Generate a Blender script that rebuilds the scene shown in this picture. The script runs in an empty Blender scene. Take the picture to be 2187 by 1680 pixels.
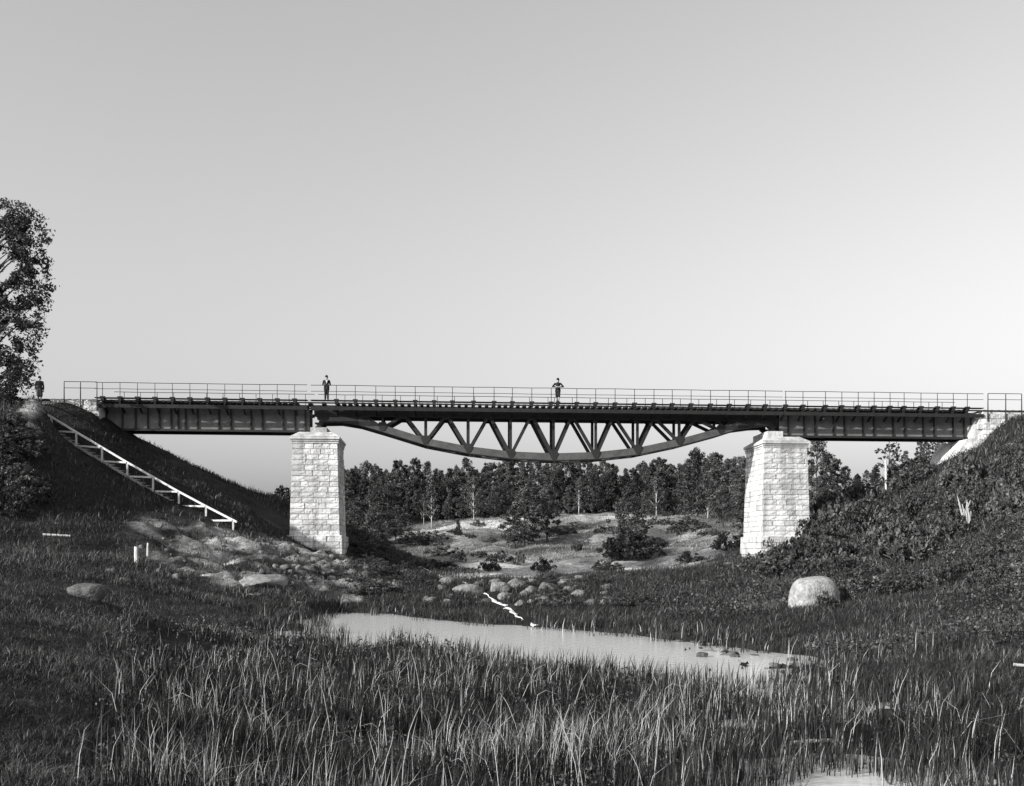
import bpy, bmesh, math, random
import numpy as np
from mathutils import Vector, Matrix

random.seed(7)
RNG = np.random.default_rng(11)
SC = bpy.context.scene
COL = SC.collection

# ------------------------------------------------------------------ camera
YAW = math.radians(3.6)
EYE = Vector((0.0, -80.0, 2.4))
F = 2323.0                 # focal length in the units of the measured picture (2187 wide)
U0, VH = 1093.5, 1190.0    # column of the optical axis, row of the horizon
cam_d = bpy.data.cameras.new('camera')
cam = bpy.data.objects.new('camera', cam_d)
COL.objects.link(cam)
cam.location = EYE
cam.rotation_euler = (math.pi / 2, 0, -YAW)
cam_d.sensor_width = 36.0
cam_d.lens = F / 2187.0 * 36.0
cam_d.shift_y = (VH - 840.0) / 2187.0
cam_d.clip_end = 6000.0
SC.camera = cam
SC.render.resolution_x, SC.render.resolution_y = 1024, 786

# ------------------------------------------------------------------ light
SUN_EL, SUN_AZ = math.radians(22), math.radians(62)   # azimuth measured off the bridge's normal, to the left
to_sun = Vector((-math.sin(SUN_AZ) * math.cos(SUN_EL), -math.cos(SUN_AZ) * math.cos(SUN_EL), math.sin(SUN_EL)))
wd = bpy.data.worlds.new('World')
SC.world = wd
wd.use_nodes = True
nt = wd.node_tree
nt.nodes.clear()
sky = nt.nodes.new('ShaderNodeTexSky')
sky.sky_type = 'NISHITA'
sky.sun_disc = False
sky.sun_elevation = SUN_EL
sky.sun_rotation = math.atan2(to_sun.x, to_sun.y)
sky.air_density, sky.dust_density, sky.ozone_density = 2.4, 2.8, 1.0
bw = nt.nodes.new('ShaderNodeRGBToBW')                # a black and white plate: the sky is grey
bg = nt.nodes.new('ShaderNodeBackground')
bg.inputs['Strength'].default_value = 0.128
wo = nt.nodes.new('ShaderNodeOutputWorld')
nt.links.new(sky.outputs[0], bw.inputs[0])
nt.links.new(bw.outputs[0], bg.inputs[0])
nt.links.new(bg.outputs[0], wo.inputs[0])
sun_d = bpy.data.lights.new('sun', 'SUN')
sun_d.energy = 4.3
sun_d.angle = math.radians(0.5)
sun_d.color = (1.0, 0.99, 0.975)
sun = bpy.data.objects.new('sun', sun_d)
COL.objects.link(sun)
sun.rotation_euler = to_sun.to_track_quat('Z', 'Y').to_euler()
sun.location = (-60, -60, 60)
SC.view_settings.view_transform = 'Standard'
SC.view_settings.look = 'None'
SC.view_settings.exposure = 0.65
SC.view_settings.gamma = 1.0
SC.view_settings.use_curve_mapping = False

# ------------------------------------------------------------------ helpers
FWD = Vector((math.sin(YAW), math.cos(YAW), 0))
RGT = Vector((math.cos(YAW), -math.sin(YAW), 0))


def W(u, v, d):
    """world point at depth d in the direction of a measured bearing"""
    return EYE + FWD * d + RGT * (d * (u - U0) / F) + Vector((0, 0, d * (VH - v) / F))


def on_y(u, v, y):
    k = FWD.y + RGT.y * (u - U0) / F
    return W(u, v, (y - EYE.y) / k)


def on_z0(u, v, z=0.0):
    return W(u, v, (EYE.z - z) * F / (v - VH))


def tag(o, label=None, cat=None, group=None, kind=None):
    if label: o['label'] = label
    if cat: o['category'] = cat
    if group: o['group'] = group
    if kind: o['kind'] = kind
    return o


def empty(name, loc, label=None, cat=None, group=None, rz=0.0, scale=None):
    o = bpy.data.objects.new(name, None)
    o.empty_display_size = 0.3
    o.location = loc
    o.rotation_euler = (0, 0, rz)
    if scale: o.scale = scale
    COL.objects.link(o)
    return tag(o, label, cat, group)


def link_mesh(name, me, parent=None, loc=None):
    o = bpy.data.objects.new(name, me)
    if loc is not None: o.location = loc
    if parent is not None: o.parent = parent
    COL.objects.link(o)
    return o


class MB:
    """collects solids; build() links them as one mesh object"""
    def __init__(self):
        self.v, self.f = [], []

    def hexa(self, p):
        b = len(self.v)
        self.v += [tuple(q) for q in p]
        for q in ((0, 3, 2, 1), (4, 5, 6, 7), (0, 1, 5, 4), (1, 2, 6, 5), (2, 3, 7, 6), (3, 0, 4, 7)):
            self.f.append(tuple(b + i for i in q))

    def box(self, x0, x1, y0, y1, z0, z1):
        self.hexa([(x0, y0, z0), (x1, y0, z0), (x1, y1, z0), (x0, y1, z0), (x0, y0, z1), (x1, y0, z1), (x1, y1, z1), (x0, y1, z1)])

    def bar(self, p, q, w, h, up=Vector((0, 0, 1))):
        p, q = Vector(p), Vector(q)
        d = (q - p).normalized()
        s = d.cross(up)
        if s.length < 1e-4: s = d.cross(Vector((0, 1, 0)))
        s.normalize()
        t = s.cross(d).normalized()
        s, t = s * (w / 2), t * (h / 2)
        self.hexa([p - s - t, p + s - t, q + s - t, q - s - t, p - s + t, p + s + t, q + s + t, q - s + t])

    def tube(self, pts, radii, n=8, cap=True):
        pts = [Vector(p) for p in pts]
        b = len(self.v)
        ref = None
        for i, p in enumerate(pts):
            d = (pts[min(i + 1, len(pts) - 1)] - pts[max(i - 1, 0)]).normalized()
            if ref is None:
                ref = d.cross(Vector((0.31, 0.92, 0.2)))
            ref = (ref - d * ref.dot(d)).normalized()
            o = d.cross(ref)
            for k in range(n):
                a = 2 * math.pi * k / n
                self.v.append(tuple(p + (ref * math.cos(a) + o * math.sin(a)) * radii[i]))
        for i in range(len(pts) - 1):
            for k in range(n):
                self.f.append((b + i * n + k, b + i * n + (k + 1) % n, b + (i + 1) * n + (k + 1) % n, b + (i + 1) * n + k))
        if cap:
            self.f.append(tuple(b + k for k in reversed(range(n))))
            self.f.append(tuple(b + (len(pts) - 1) * n + k for k in range(n)))

    def prism(self, poly, y0, y1):
        """polygon given in (x, z), extruded along y"""
        b, n = len(self.v), len(poly)
        self.v += [(x, y0, z) for x, z in poly] + [(x, y1, z) for x, z in poly]
        self.f.append(tuple(b + i for i in range(n)))
        self.f.append(tuple(b + n + i for i in reversed(range(n))))
        for i in range(n):
            j = (i + 1) % n
            self.f.append((b + j, b + i, b + n + i, b + n + j))

    def mesh(self, name, mat=None, smooth=False):
        me = bpy.data.meshes.new(name)
        me.from_pydata([tuple(v) for v in self.v], [], self.f)
        bm = bmesh.new(); bm.from_mesh(me)
        bmesh.ops.recalc_face_normals(bm, faces=bm.faces)
        bm.to_mesh(me); bm.free()
        if mat: me.materials.append(mat)
        if smooth: me.polygons.foreach_set('use_smooth', [True] * len(me.polygons))
        return me

    def build(self, name, mat, parent=None, smooth=False):
        o = link_mesh(name, self.mesh(name, mat, smooth), parent)
        if parent is not None and parent.type == 'EMPTY':
            o.matrix_parent_inverse = Matrix.LocRotScale(parent.location, parent.rotation_euler, parent.scale).inverted()
        return o


def np_mesh(name, verts, tris, mat, tone=None, smooth=False):
    me = bpy.data.meshes.new(name)
    verts = np.ascontiguousarray(verts, dtype=np.float32)
    tris = np.ascontiguousarray(tris, dtype=np.int32)
    me.vertices.add(len(verts)); me.vertices.foreach_set('co', verts.ravel())
    k = tris.shape[1]
    me.loops.add(tris.size); me.loops.foreach_set('vertex_index', tris.ravel())
    me.polygons.add(len(tris))
    me.polygons.foreach_set('loop_start', np.arange(0, tris.size, k, dtype=np.int32))
    me.update(calc_edges=True)
    if tone is not None:
        a = me.attributes.new('tone', 'FLOAT', 'POINT')
        a.data.foreach_set('value', np.ascontiguousarray(tone, dtype=np.float32))
    if smooth: me.polygons.foreach_set('use_smooth', np.ones(len(tris), dtype=bool))
    me.materials.append(mat)
    return me


# ------------------------------------------------------------------ materials (all greys: the plate is black and white)
def node(t, kind, **kw):
    n = t.nodes.new(kind)
    for k, v in kw.items(): setattr(n, k, v)
    return n


def grey_mat(name, lo, hi, scale=3.0, rough=0.8, bump=0.0, spec=0.3, obj_var=0.0, metallic=0.0, fine=None):
    m = bpy.data.materials.new(name)
    m.use_nodes = True
    t = m.node_tree
    b = t.nodes['Principled BSDF']
    b.inputs['Roughness'].default_value = rough
    b.inputs['Specular IOR Level'].default_value = spec
    b.inputs['Metallic'].default_value = metallic
    tc = node(t, 'ShaderNodeTexCoord')
    nz = node(t, 'ShaderNodeTexNoise')
    nz.inputs['Scale'].default_value = scale
    nz.inputs['Detail'].default_value = 8
    nz.inputs['Roughness'].default_value = 0.65
    t.links.new(tc.outputs['Object'], nz.inputs['Vector'])
    mr = node(t, 'ShaderNodeMapRange')
    mr.inputs['From Min'].default_value, mr.inputs['From Max'].default_value = 0.3, 0.7
    mr.inputs['To Min'].default_value, mr.inputs['To Max'].default_value = lo, hi
    t.links.new(nz.outputs['Fac'], mr.inputs['Value'])
    out = mr.outputs[0]
    if obj_var:
        oi = node(t, 'ShaderNodeObjectInfo')
        m2 = node(t, 'ShaderNodeMapRange')
        m2.inputs['To Min'].default_value, m2.inputs['To Max'].default_value = 1 - obj_var, 1 + obj_var
        t.links.new(oi.outputs['Random'], m2.inputs['Value'])
        mu = node(t, 'ShaderNodeMath', operation='MULTIPLY')
        t.links.new(out, mu.inputs[0]); t.links.new(m2.outputs[0], mu.inputs[1])
        out = mu.outputs[0]
    cc = node(t, 'ShaderNodeCombineColor')
    for i in range(3): t.links.new(out, cc.inputs[i])
    t.links.new(cc.outputs[0], b.inputs['Base Color'])
    if bump:
        n2 = node(t, 'ShaderNodeTexNoise')
        n2.inputs['Scale'].default_value = fine or scale * 3
        n2.inputs['Detail'].default_value = 6
        t.links.new(tc.outputs['Object'], n2.inputs['Vector'])
        bp = node(t, 'ShaderNodeBump')
        bp.inputs['Strength'].default_value = bump
        bp.inputs['Distance'].default_value = 0.05
        t.links.new(n2.outputs['Fac'], bp.inputs['Height'])
        t.links.new(bp.outputs[0], b.inputs['Normal'])
    return m


def tone_mat(name, rough=0.6, spec=0.25, noise=None, bump=0.0, translucent=0.0):
    """base grey comes from the mesh's own 'tone' attribute (the plant's or soil's own colour)"""
    m = bpy.data.materials.new(name)
    m.use_nodes = True
    t = m.node_tree
    b = t.nodes['Principled BSDF']
    b.inputs['Roughness'].default_value = rough
    b.inputs['Specular IOR Level'].default_value = spec
    at = node(t, 'ShaderNodeAttribute', attribute_name='tone')
    out = at.outputs['Fac']
    if noise:
        tc = node(t, 'ShaderNodeTexCoord')
        for sc, lo, hi in noise:
            nz = node(t, 'ShaderNodeTexNoise')
            nz.inputs['Scale'].default_value = sc
            nz.inputs['Detail'].default_value = 9
            nz.inputs['Roughness'].default_value = 0.7
            t.links.new(tc.outputs['Object'], nz.inputs['Vector'])
            mr = node(t, 'ShaderNodeMapRange')
            mr.inputs['From Min'].default_value, mr.inputs['From Max'].default_value = 0.32, 0.68
            mr.inputs['To Min'].default_value, mr.inputs['To Max'].default_value = lo, hi
            t.links.new(nz.outputs['Fac'], mr.inputs['Value'])
            mu = node(t, 'ShaderNodeMath', operation='MULTIPLY')
            t.links.new(out, mu.inputs[0]); t.links.new(mr.outputs[0], mu.inputs[1])
            out = mu.outputs[0]
            last = nz
        if bump:
            bp = node(t, 'ShaderNodeBump')
            bp.inputs['Strength'].default_value = bump
            bp.inputs['Distance'].default_value = 0.12
            t.links.new(last.outputs['Fac'], bp.inputs['Height'])
            t.links.new(bp.outputs[0], b.inputs['Normal'])
    cc = node(t, 'ShaderNodeCombineColor')
    for i in range(3): t.links.new(out, cc.inputs[i])
    t.links.new(cc.outputs[0], b.inputs['Base Color'])
    if translucent:
        tr = node(t, 'ShaderNodeBsdfTranslucent')
        t.links.new(cc.outputs[0], tr.inputs['Color'])
        mx = node(t, 'ShaderNodeMixShader')
        mx.inputs[0].default_value = translucent
        t.links.new(b.outputs[0], mx.inputs[1]); t.links.new(tr.outputs[0], mx.inputs[2])
        t.links.new(mx.outputs[0], t.nodes['Material Output'].inputs['Surface'])
    return m


M_IRON = grey_mat('dark_painted_iron', 0.010, 0.026, 2.5, 0.6, 0.15, 0.35)
M_IRON_WEB = grey_mat('grey_web_plate', 0.09, 0.18, 1.2, 0.6, 0.1, 0.35)
M_IRON_CHORD = grey_mat('grey_chord_plate', 0.05, 0.10, 2.0, 0.6, 0.1, 0.35)
M_TIMBER = grey_mat('weathered_timber', 0.010, 0.026, 4.0, 0.85, 0.2)
M_STONE = grey_mat('pale_granite_block', 0.46, 0.66, 2.2, 0.85, 0.7, 0.2, obj_var=0.22, fine=14)


def weather(m):
    """water streaks and damp patches that belong to the stone, laid out in the place itself"""
    t = m.node_tree
    cc = [n for n in t.nodes if n.type == 'COMBINE_COLOR'][0]
    src = cc.inputs[0].links[0].from_socket
    ge = node(t, 'ShaderNodeNewGeometry')
    for sc_, lo, hi, fr in (((1.9, 1.9, 0.22), 0.66, 1.04, (0.36, 0.56)), ((0.7, 0.7, 0.7), 0.82, 1.1, (0.35, 0.62)), ((9, 9, 9), 0.8, 1.1, (0.35, 0.6))):
        mp_ = node(t, 'ShaderNodeMapping'); mp_.inputs['Scale'].default_value = sc_
        t.links.new(ge.outputs['Position'], mp_.inputs['Vector'])
        nz_ = node(t, 'ShaderNodeTexNoise'); nz_.inputs['Scale'].default_value = 1.0; nz_.inputs['Detail'].default_value = 7
        t.links.new(mp_.outputs[0], nz_.inputs['Vector'])
        mr_ = node(t, 'ShaderNodeMapRange')
        mr_.inputs['From Min'].default_value, mr_.inputs['From Max'].default_value = fr
        mr_.inputs['To Min'].default_value, mr_.inputs['To Max'].default_value = lo, hi
        t.links.new(nz_.outputs['Fac'], mr_.inputs['Value'])
        mu_ = node(t, 'ShaderNodeMath', operation='MULTIPLY')
        t.links.new(src, mu_.inputs[0]); t.links.new(mr_.outputs[0], mu_.inputs[1])
        src = mu_.outputs[0]
    for i_ in range(3): t.links.new(src, cc.inputs[i_])


weather(M_STONE)
M_STONE_DRESSED = grey_mat('dressed_granite', 0.48, 0.62, 6.0, 0.85, 0.5, 0.2, fine=16)
weather(M_STONE_DRESSED)
M_MORTAR = grey_mat('mortar', 0.16, 0.26, 8.0, 0.95)
M_WHITE = grey_mat('white_painted_wood', 0.42, 0.66, 6.0, 0.6, 0.1)
M_BOULDER = grey_mat('boulder_granite', 0.04, 0.24, 4.0, 0.9, 1.0, 0.2, obj_var=0.4, fine=7)
M_BOULDER_PALE = grey_mat('pale_boulder_granite', 0.13, 0.42, 5.0, 0.9, 1.0, 0.2, fine=16)
M_BARK = grey_mat('bark', 0.04, 0.11, 5.0, 0.95, 0.5)
M_BIRCH = grey_mat('birch_bark', 0.25, 0.6, 6.0, 0.8, 0.2)
M_SKIN = grey_mat('skin', 0.30, 0.36, 9.0, 0.6)
M_CLOTH = grey_mat('dark_cloth', 0.012, 0.025, 12.0, 0.95)
M_CLOTH2 = grey_mat('charcoal_cloth', 0.03, 0.05, 12.0, 0.95)
M_SHIRT = grey_mat('white_shirt', 0.6, 0.75, 12.0, 0.9)
M_STOCKING = grey_mat('pale_stocking', 0.35, 0.45, 12.0, 0.9)
M_DEADWOOD = grey_mat('bleached_dead_wood', 0.22, 0.45, 8.0, 0.9, 0.3)
M_FOAM = grey_mat('white_water', 0.55, 0.85, 9.0, 0.4, 0.3)
M_GROUND = tone_mat('soil_and_turf', 0.95, 0.1, [(0.5, 0.7, 1.35), (3.0, 0.45, 1.6), (13.0, 0.35, 1.9)], 0.9)
M_LEAF = tone_mat('leaves', 0.55, 0.3, None, 0, 0.25)
M_GRASS = tone_mat('grass_blades', 0.6, 0.25, None, 0, 0.2)

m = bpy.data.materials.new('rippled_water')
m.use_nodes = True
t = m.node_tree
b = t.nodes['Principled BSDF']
b.inputs['Base Color'].default_value = (0.58, 0.58, 0.58, 1)  # sky glare put into the base colour, paler than the water itself
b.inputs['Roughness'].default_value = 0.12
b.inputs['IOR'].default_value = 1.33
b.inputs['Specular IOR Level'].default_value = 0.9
tc = node(t, 'ShaderNodeTexCoord')
mp = node(t, 'ShaderNodeMapping')
mp.inputs['Scale'].default_value = (1.0, 1.15, 1.0)
t.links.new(tc.outputs['Object'], mp.inputs['Vector'])
nz = node(t, 'ShaderNodeTexNoise')
nz.inputs['Scale'].default_value = 5.0
nz.inputs['Detail'].default_value = 7
t.links.new(mp.outputs[0], nz.inputs['Vector'])
bp = node(t, 'ShaderNodeBump')
bp.inputs['Strength'].default_value = 0.22
bp.inputs['Distance'].default_value = 0.05
t.links.new(nz.outputs['Fac'], bp.inputs['Height'])
t.links.new(bp.outputs[0], b.inputs['Normal'])
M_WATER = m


# ------------------------------------------------------------------ noise and terrain
def _h(ix, iy, s):
    n = (ix.astype(np.int64) * 374761393 + iy.astype(np.int64) * 668265263 + s * 1442695041) & 0x7fffffff
    n = ((n ^ (n >> 13)) * 1274126177) & 0x7fffffff
    return ((n ^ (n >> 16)) & 0xffff) / 65535.0


def vnoise(x, y, s=0):
    ix, iy = np.floor(x), np.floor(y)
    fx, fy = x - ix, y - iy
    fx, fy = fx * fx * (3 - 2 * fx), fy * fy * (3 - 2 * fy)
    a, b_, c, d = _h(ix, iy, s), _h(ix + 1, iy, s), _h(ix, iy + 1, s), _h(ix + 1, iy + 1, s)
    return (a * (1 - fx) + b_ * fx) * (1 - fy) + (c * (1 - fx) + d * fx) * fy - 0.5


def fbm(x, y, s=0, o=3):
    r, a = 0, 1.0
    for k in range(o):
        r = r + a * vnoise(x * 2 ** k, y * 2 ** k, s + k)
        a *= 0.5
    return r


CP = []


def cp(u, v, d):
    p = W(u, v, d)
    CP.append((p.x, p.y, p.z))


# near bank, left
for q in [(0, 1680, 8), (200, 1680, 8.5), (350, 1680, 9.5), (0, 1400, 15), (150, 1500, 12), (300, 1450, 16), (300, 1385, 20), (400, 1345, 30), (550, 1300, 42),
          (60, 1265, 24), (150, 1262, 25), (230, 1290, 26), (0, 1290, 22), (0, 1215, 38), (150, 1195, 44), (250, 1235, 40), (400, 1262, 44), (620, 1268, 47),
          (60, 1160, 54), (150, 1145, 56), (250, 1122, 60), (340, 1125, 64), (430, 1132, 65), (500, 1139, 66), (560, 1147, 69), (620, 1160, 72), (690, 1186, 75),
          (400, 1195, 59), (500, 1215, 55), (600, 1225, 57), (700, 1240, 60), (560, 1236, 52), (330, 1200, 55),
          (0, 905, 66), (40, 985, 63), (110, 1035, 63), (200, 1085, 63), (84, 849, 72), (30, 868, 71), (60, 885, 70),
          (101, 917, 72.6), (163, 955, 72), (218, 989, 71.4), (272, 1021, 70.8), (327, 1051, 70.1), (382, 1079, 69.4), (440, 1106, 68.6), (498, 1135, 67.6),
          (135, 868, 75.0), (203, 897, 75.3), (262, 940, 75.8), (330, 985, 75), (420, 1040, 74.5), (520, 1090, 74.5)]:
    cp(*q)
# silhouette of the end cone under and behind the girder
for q in [(262, 937, 82), (350, 972, 84), (450, 1012, 86), (550, 1050, 88), (610, 1072, 90), (680, 1098, 92), (750, 1128, 94), (830, 1168, 92), (900, 1214, 88), (800, 1195, 80), (860, 1225, 76)]:
    cp(*q)
for q in [(610, 1152, 76), (745, 1192, 77.5), (670, 1175, 76)]:
    cp(*q)
# far bank of the pool and the river flat
for q in [(700, 1295, 52), (830, 1275, 56), (900, 1296, 50), (950, 1243, 62), (1050, 1252, 58), (1100, 1240, 64), (1250, 1243, 64), (1300, 1290, 46), (1150, 1325, 42), (1500, 1262, 52),
          (1590, 1215, 70), (1650, 1300, 40), (1450, 1345, 33), (1400, 1305, 42), (1135, 1236, 76), (1500, 1214, 82), (1300, 1226, 80)]:
    cp(*q)
# meadow and hillside beyond
for q in [(950, 1216, 98), (1100, 1206, 112), (1300, 1196, 118), (1480, 1188, 112), (1580, 1163, 112), (1000, 1158, 160), (1200, 1185, 135), (1200, 1130, 170), (1100, 1110, 190),
          (900, 1134, 190), (820, 1120, 200), (1300, 1098, 200), (1500, 1106, 190), (1400, 1130, 165), (1500, 1150, 140), (1420, 1170, 135), (760, 1105, 210), (950, 1190, 130), (870, 1160, 160),
          (1600, 1110, 170)]:
    cp(*q)
for x, y, z in [(-60, 140, 8), (0, 140, 10.5), (60, 140, 12), (120, 120, 13), (-120, 100, 4), (-60, 60, 3.5), (-300, 300, 6), (0, 300, 12), (300, 300, 13), (0, 900, 13), (-600, 900, 8), (600, 900, 13),
                (-300, 0, 5), (300, 0, 13), (-300, -80, 3), (300, -80, 8), (-30, 20, 4.5), (-45, 15, 4), (-80, 30, 3), (0, 1600, 14), (-900, 1600, 9), (900, 1600, 14),
                (-20, -84, 2.6), (-10, -84, 0.9), (0, -83, 0.8), (10, -84, 0.2), (20, -84, 0.6), (-40, -60, 4.5), (-40, -84, 5), (60, -84, 3), (35, -75, 1.0), (50, -60, 4.5)]:
    CP.append((x, y, z))
# railway formation either side
for x in (-26, -30, -36, -45, -60, -90, -150):
    for y in ((2.6,) if x == -26 else (-2.6, 2.6)):
        CP.append((x, y, 12.95))
    if x < -36:
        CP.append((x, -18, 4.6)); CP.append((x, 18, 4.0)); CP.append((x, -9.5, 9.0))
for x in (45, 52, 65, 90, 150):
    for y in ((2.6,) if x == 45 else (-2.6, 2.6)):
        CP.append((x, y, 12.95))
    CP.append((x, 14, 11.5))
# right bank
for q in [(1590, 1203, 77), (1735, 1152, 79), (1830, 1118, 80), (1900, 1062, 82), (1970, 1015, 81), (2040, 982, 79.3), (2092, 968, 79), (2118, 950, 79), (2146, 913, 79), (2172, 900, 79), (2187, 896, 79.5), (2092, 990, 76), (2150, 945, 76),
          (1800, 1195, 67), (1900, 1150, 67), (2000, 1100, 68), (2100, 1030, 70), (2187, 985, 69), (2187, 1080, 58), (2050, 1140, 60), (2187, 1190, 44), (1900, 1225, 50), (1735, 1298, 34), (1850, 1290, 36), (2000, 1285, 32), (2100, 1262, 34),
          (2187, 1385, 23), (1850, 1385, 27), (2050, 1370, 25), (1620, 1260, 55), (1700, 1235, 58), (2187, 1260, 35), (1700, 1180, 72)]:
    cp(*q)
for q in [(1780, 1075, 104), (1900, 1030, 108), (2030, 985, 105), (2150, 950, 105), (1740, 1110, 98), (1680, 1130, 105)]:
    cp(*q)
# marsh
for u, v in [(600, 1500), (800, 1500), (800, 1400), (1000, 1450), (1200, 1480), (1400, 1520), (1600, 1560), (1800, 1600), (2000, 1600), (2187, 1560), (500, 1600), (700, 1680), (1000, 1680), (1300, 1680), (1600, 1680), (2000, 1680), (450, 1450), (560, 1380)]:
    p = on_z0(u, v, 0.06)
    CP.append((p.x, p.y, 0.06))
CP = np.array(CP)


def _rbf():
    P = CP[:, :2]
    D = np.sqrt(((P[:, None] - P[None]) ** 2).sum(-1) + 0.3)
    n = len(P)
    A = np.zeros((n + 3, n + 3))
    A[:n, :n] = D + np.eye(n) * -0.02
    A[:n, n] = 1; A[n, :n] = 1
    A[:n, n + 1:] = P / 100; A[n + 1:, :n] = P.T / 100
    return np.linalg.solve(A, np.concatenate([CP[:, 2], np.zeros(3)]))


RB = _rbf()


def poly_sd(x, y, poly):
    """signed distance to a polygon, negative inside"""
    d = np.full(x.shape, 1e9)
    inside = np.zeros(x.shape, bool)
    n = len(poly)
    for i in range(n):
        ax, ay = poly[i]; bx, by = poly[(i + 1) % n]
        ex, ey = bx - ax, by - ay
        tt = np.clip(((x - ax) * ex + (y - ay) * ey) / (ex * ex + ey * ey + 1e-12), 0, 1)
        d = np.minimum(d, (x - ax - tt * ex) ** 2 + (y - ay - tt * ey) ** 2)
        c = ((ay > y) != (by > y)) & (x < (bx - ax) * (y - ay) / (by - ay + 1e-12) + ax)
        inside ^= c
    return np.where(inside, -1, 1) * np.sqrt(d)


def zpoly(pts):
    return [tuple(on_z0(u, v).xy) for u, v in pts]


POOL = zpoly([(640, 1330), (690, 1312), (720, 1308), (830, 1313), (930, 1326), (1060, 1336), (1150, 1341), (1300, 1352), (1440, 1367), (1560, 1382), (1700, 1403), (1780, 1417), (1860, 1422),
              (1850, 1428), (1770, 1442), (1735, 1480), (1700, 1520), (1640, 1516), (1600, 1502), (1500, 1478), (1300, 1448), (1180, 1432), (1040, 1424), (1010, 1406), (920, 1382), (860, 1374), (740, 1392), (690, 1380)])
SLIVERS = [zpoly([(570, 1334), (660, 1326), (665, 1331), (600, 1340)]), zpoly([(575, 1350), (640, 1346), (650, 1362), (600, 1366)]), zpoly([(1960, 1424), (2060, 1426), (2055, 1436), (1980, 1440)]), zpoly([(2130, 1424), (2230, 1427), (2230, 1436), (2140, 1434)]), zpoly([(1780, 1495), (1830, 1500), (1838, 1545), (1800, 1540)]), zpoly([(1905, 1500), (2030, 1496), (2040, 1522), (1950, 1530)]), zpoly([(1530, 1560), (1580, 1544), (1625, 1562), (1610, 1592), (1550, 1594)])]
POND = zpoly([(1585, 1632), (1660, 1614), (1790, 1612), (1960, 1630), (2030, 1668), (2100, 1700), (2250, 1900), (1400, 1900), (1570, 1690)])


def ss(a, b, x):
    q = np.clip((x - a) / (b - a), 0, 1)
    return q * q * (3 - 2 * q)


MEADOW = [tuple(W(u, 1190, d).xy) for u, d in [(880, 92), (1120, 84), (1400, 86), (1570, 92), (1660, 110), (1640, 185), (1480, 205), (1200, 205), (1000, 205), (850, 205), (840, 170), (880, 120)]]
ERODED = [tuple(W(u, 1190, d).xy) for u, d in [(270, 62), (330, 66.5), (520, 68.5), (640, 74), (720, 76), (900, 66), (860, 55), (600, 48), (480, 46), (360, 48), (270, 55)]]
PATHL = [tuple(W(u, 1190, d).xy) for u, d in [(72, 73), (92, 73), (84, 70.5), (62, 67.5), (48, 67.5), (66, 71)]]


def terrain(x, y):
    x, y = np.asarray(x, float), np.asarray(y, float)
    sh = x.shape
    x, y = x.ravel(), y.ravel()
    z = np.empty(len(x))
    for s in range(0, len(x), 20000):
        xx, yy = x[s:s + 20000], y[s:s + 20000]
        D = np.sqrt((xx[:, None] - CP[None, :, 0]) ** 2 + (yy[:, None] - CP[None, :, 1]) ** 2 + 0.3)
        z[s:s + 20000] = D @ RB[:-3] + RB[-3] + (RB[-2] * xx + RB[-1] * yy) / 100
    r = np.hypot(x - EYE.x, y - EYE.y)
    amp = 0.10 + 0.18 * ss(25, 90, r) + 0.5 * ss(120, 400, r)
    z = z + amp * fbm(x / 3.1, y / 3.1, 3, 4) * 1.6 + 0.10 * fbm(x * 1.7, y * 1.7, 9, 3) * ss(140, 60, r)
    z = z + ss(2, -12, poly_sd(x, y, MEADOW)) * (3.2 * np.abs(vnoise(x / 17 + y / 40, y / 13, 41)) + 1.3 * np.abs(vnoise(x / 6.5 - y / 30, y / 6, 43)) - 0.4)
    er = ss(1.0, -1.5, poly_sd(x, y, ERODED))
    z = z + er * (0.6 * fbm(x / 1.2, y / 1.2, 21, 4))
    fl = ss(46, 52, r) * ss(74, 68, r) * ss(-14, -9, x) * ss(22, 12, x)
    z = z + fl * (0.42 * fbm(x / 1.9, y / 2.6, 25, 4) + 0.10)
    # flat railway formation
    fw = 2.0 + 2.2 * np.clip(ss(-30, -33, x) + ss(46.5, 49, x), 0, 1)
    form = ss(fw, fw - 0.6, np.abs(y)) * (ss(-24.5, -26.5, x) + ss(42.5, 44.5, x))
    z = z * (1 - form) + 12.95 * form
    z = np.where((r < 60) & (z < 0.06), 0.06 + 0.04 * vnoise(x * 2, y * 2, 77), z)
    for pl in (POOL, POND):
        sd = poly_sd(x, y, pl)
        z = np.where(sd < 3, np.maximum(z, 0.03 + 0.03 * ss(0, 1.2, sd)), z)
    for pl in [POOL, POND] + SLIVERS:
        sd = poly_sd(x, y, pl)
        sd = sd + (0.6 if pl is POOL or pl is POND else 0.45) * fbm(x * 0.9, y * 0.7, 31, 4)
        k = ss(0.35, -0.35, sd)
        if pl is POOL:                                   # weed mats toward the shallow end
            k = k * (1 - ss(0.02, 0.08, 0.7 * vnoise(x * 1.6, y * 1.9, 35) + 0.5 * vnoise(x * 5, y * 4, 36) - 0.50 + 0.26 * ss(3.5, 7.5, x)))
        z = z * (1 - k) - 0.35 * k
    return z.reshape(sh)


def tz(x, y):
    return float(terrain(np.array([x]), np.array([y]))[0])


def ground_at(u, v, d0=7.0, d1=420.0):
    """the point of the terrain seen along a measured bearing"""
    d = np.geomspace(d0, d1, 900)
    p0, k = W(u, v, 0.0), W(u, v, 1.0) - W(u, v, 0.0)
    x, y, z = p0.x + k.x * d, p0.y + k.y * d, p0.z + k.z * d
    h = terrain(x, y) - z
    i = np.argmax(h > 0)
    if h[i] <= 0: i = len(d) - 1
    if i > 0:
        a = h[i - 1] / (h[i - 1] - h[i] + 1e-9)
        dd = d[i - 1] + a * (d[i] - d[i - 1])
    else:
        dd = d[0]
    p = W(u, v, dd)
    return Vector((p.x, p.y, tz(p.x, p.y)))


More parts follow.
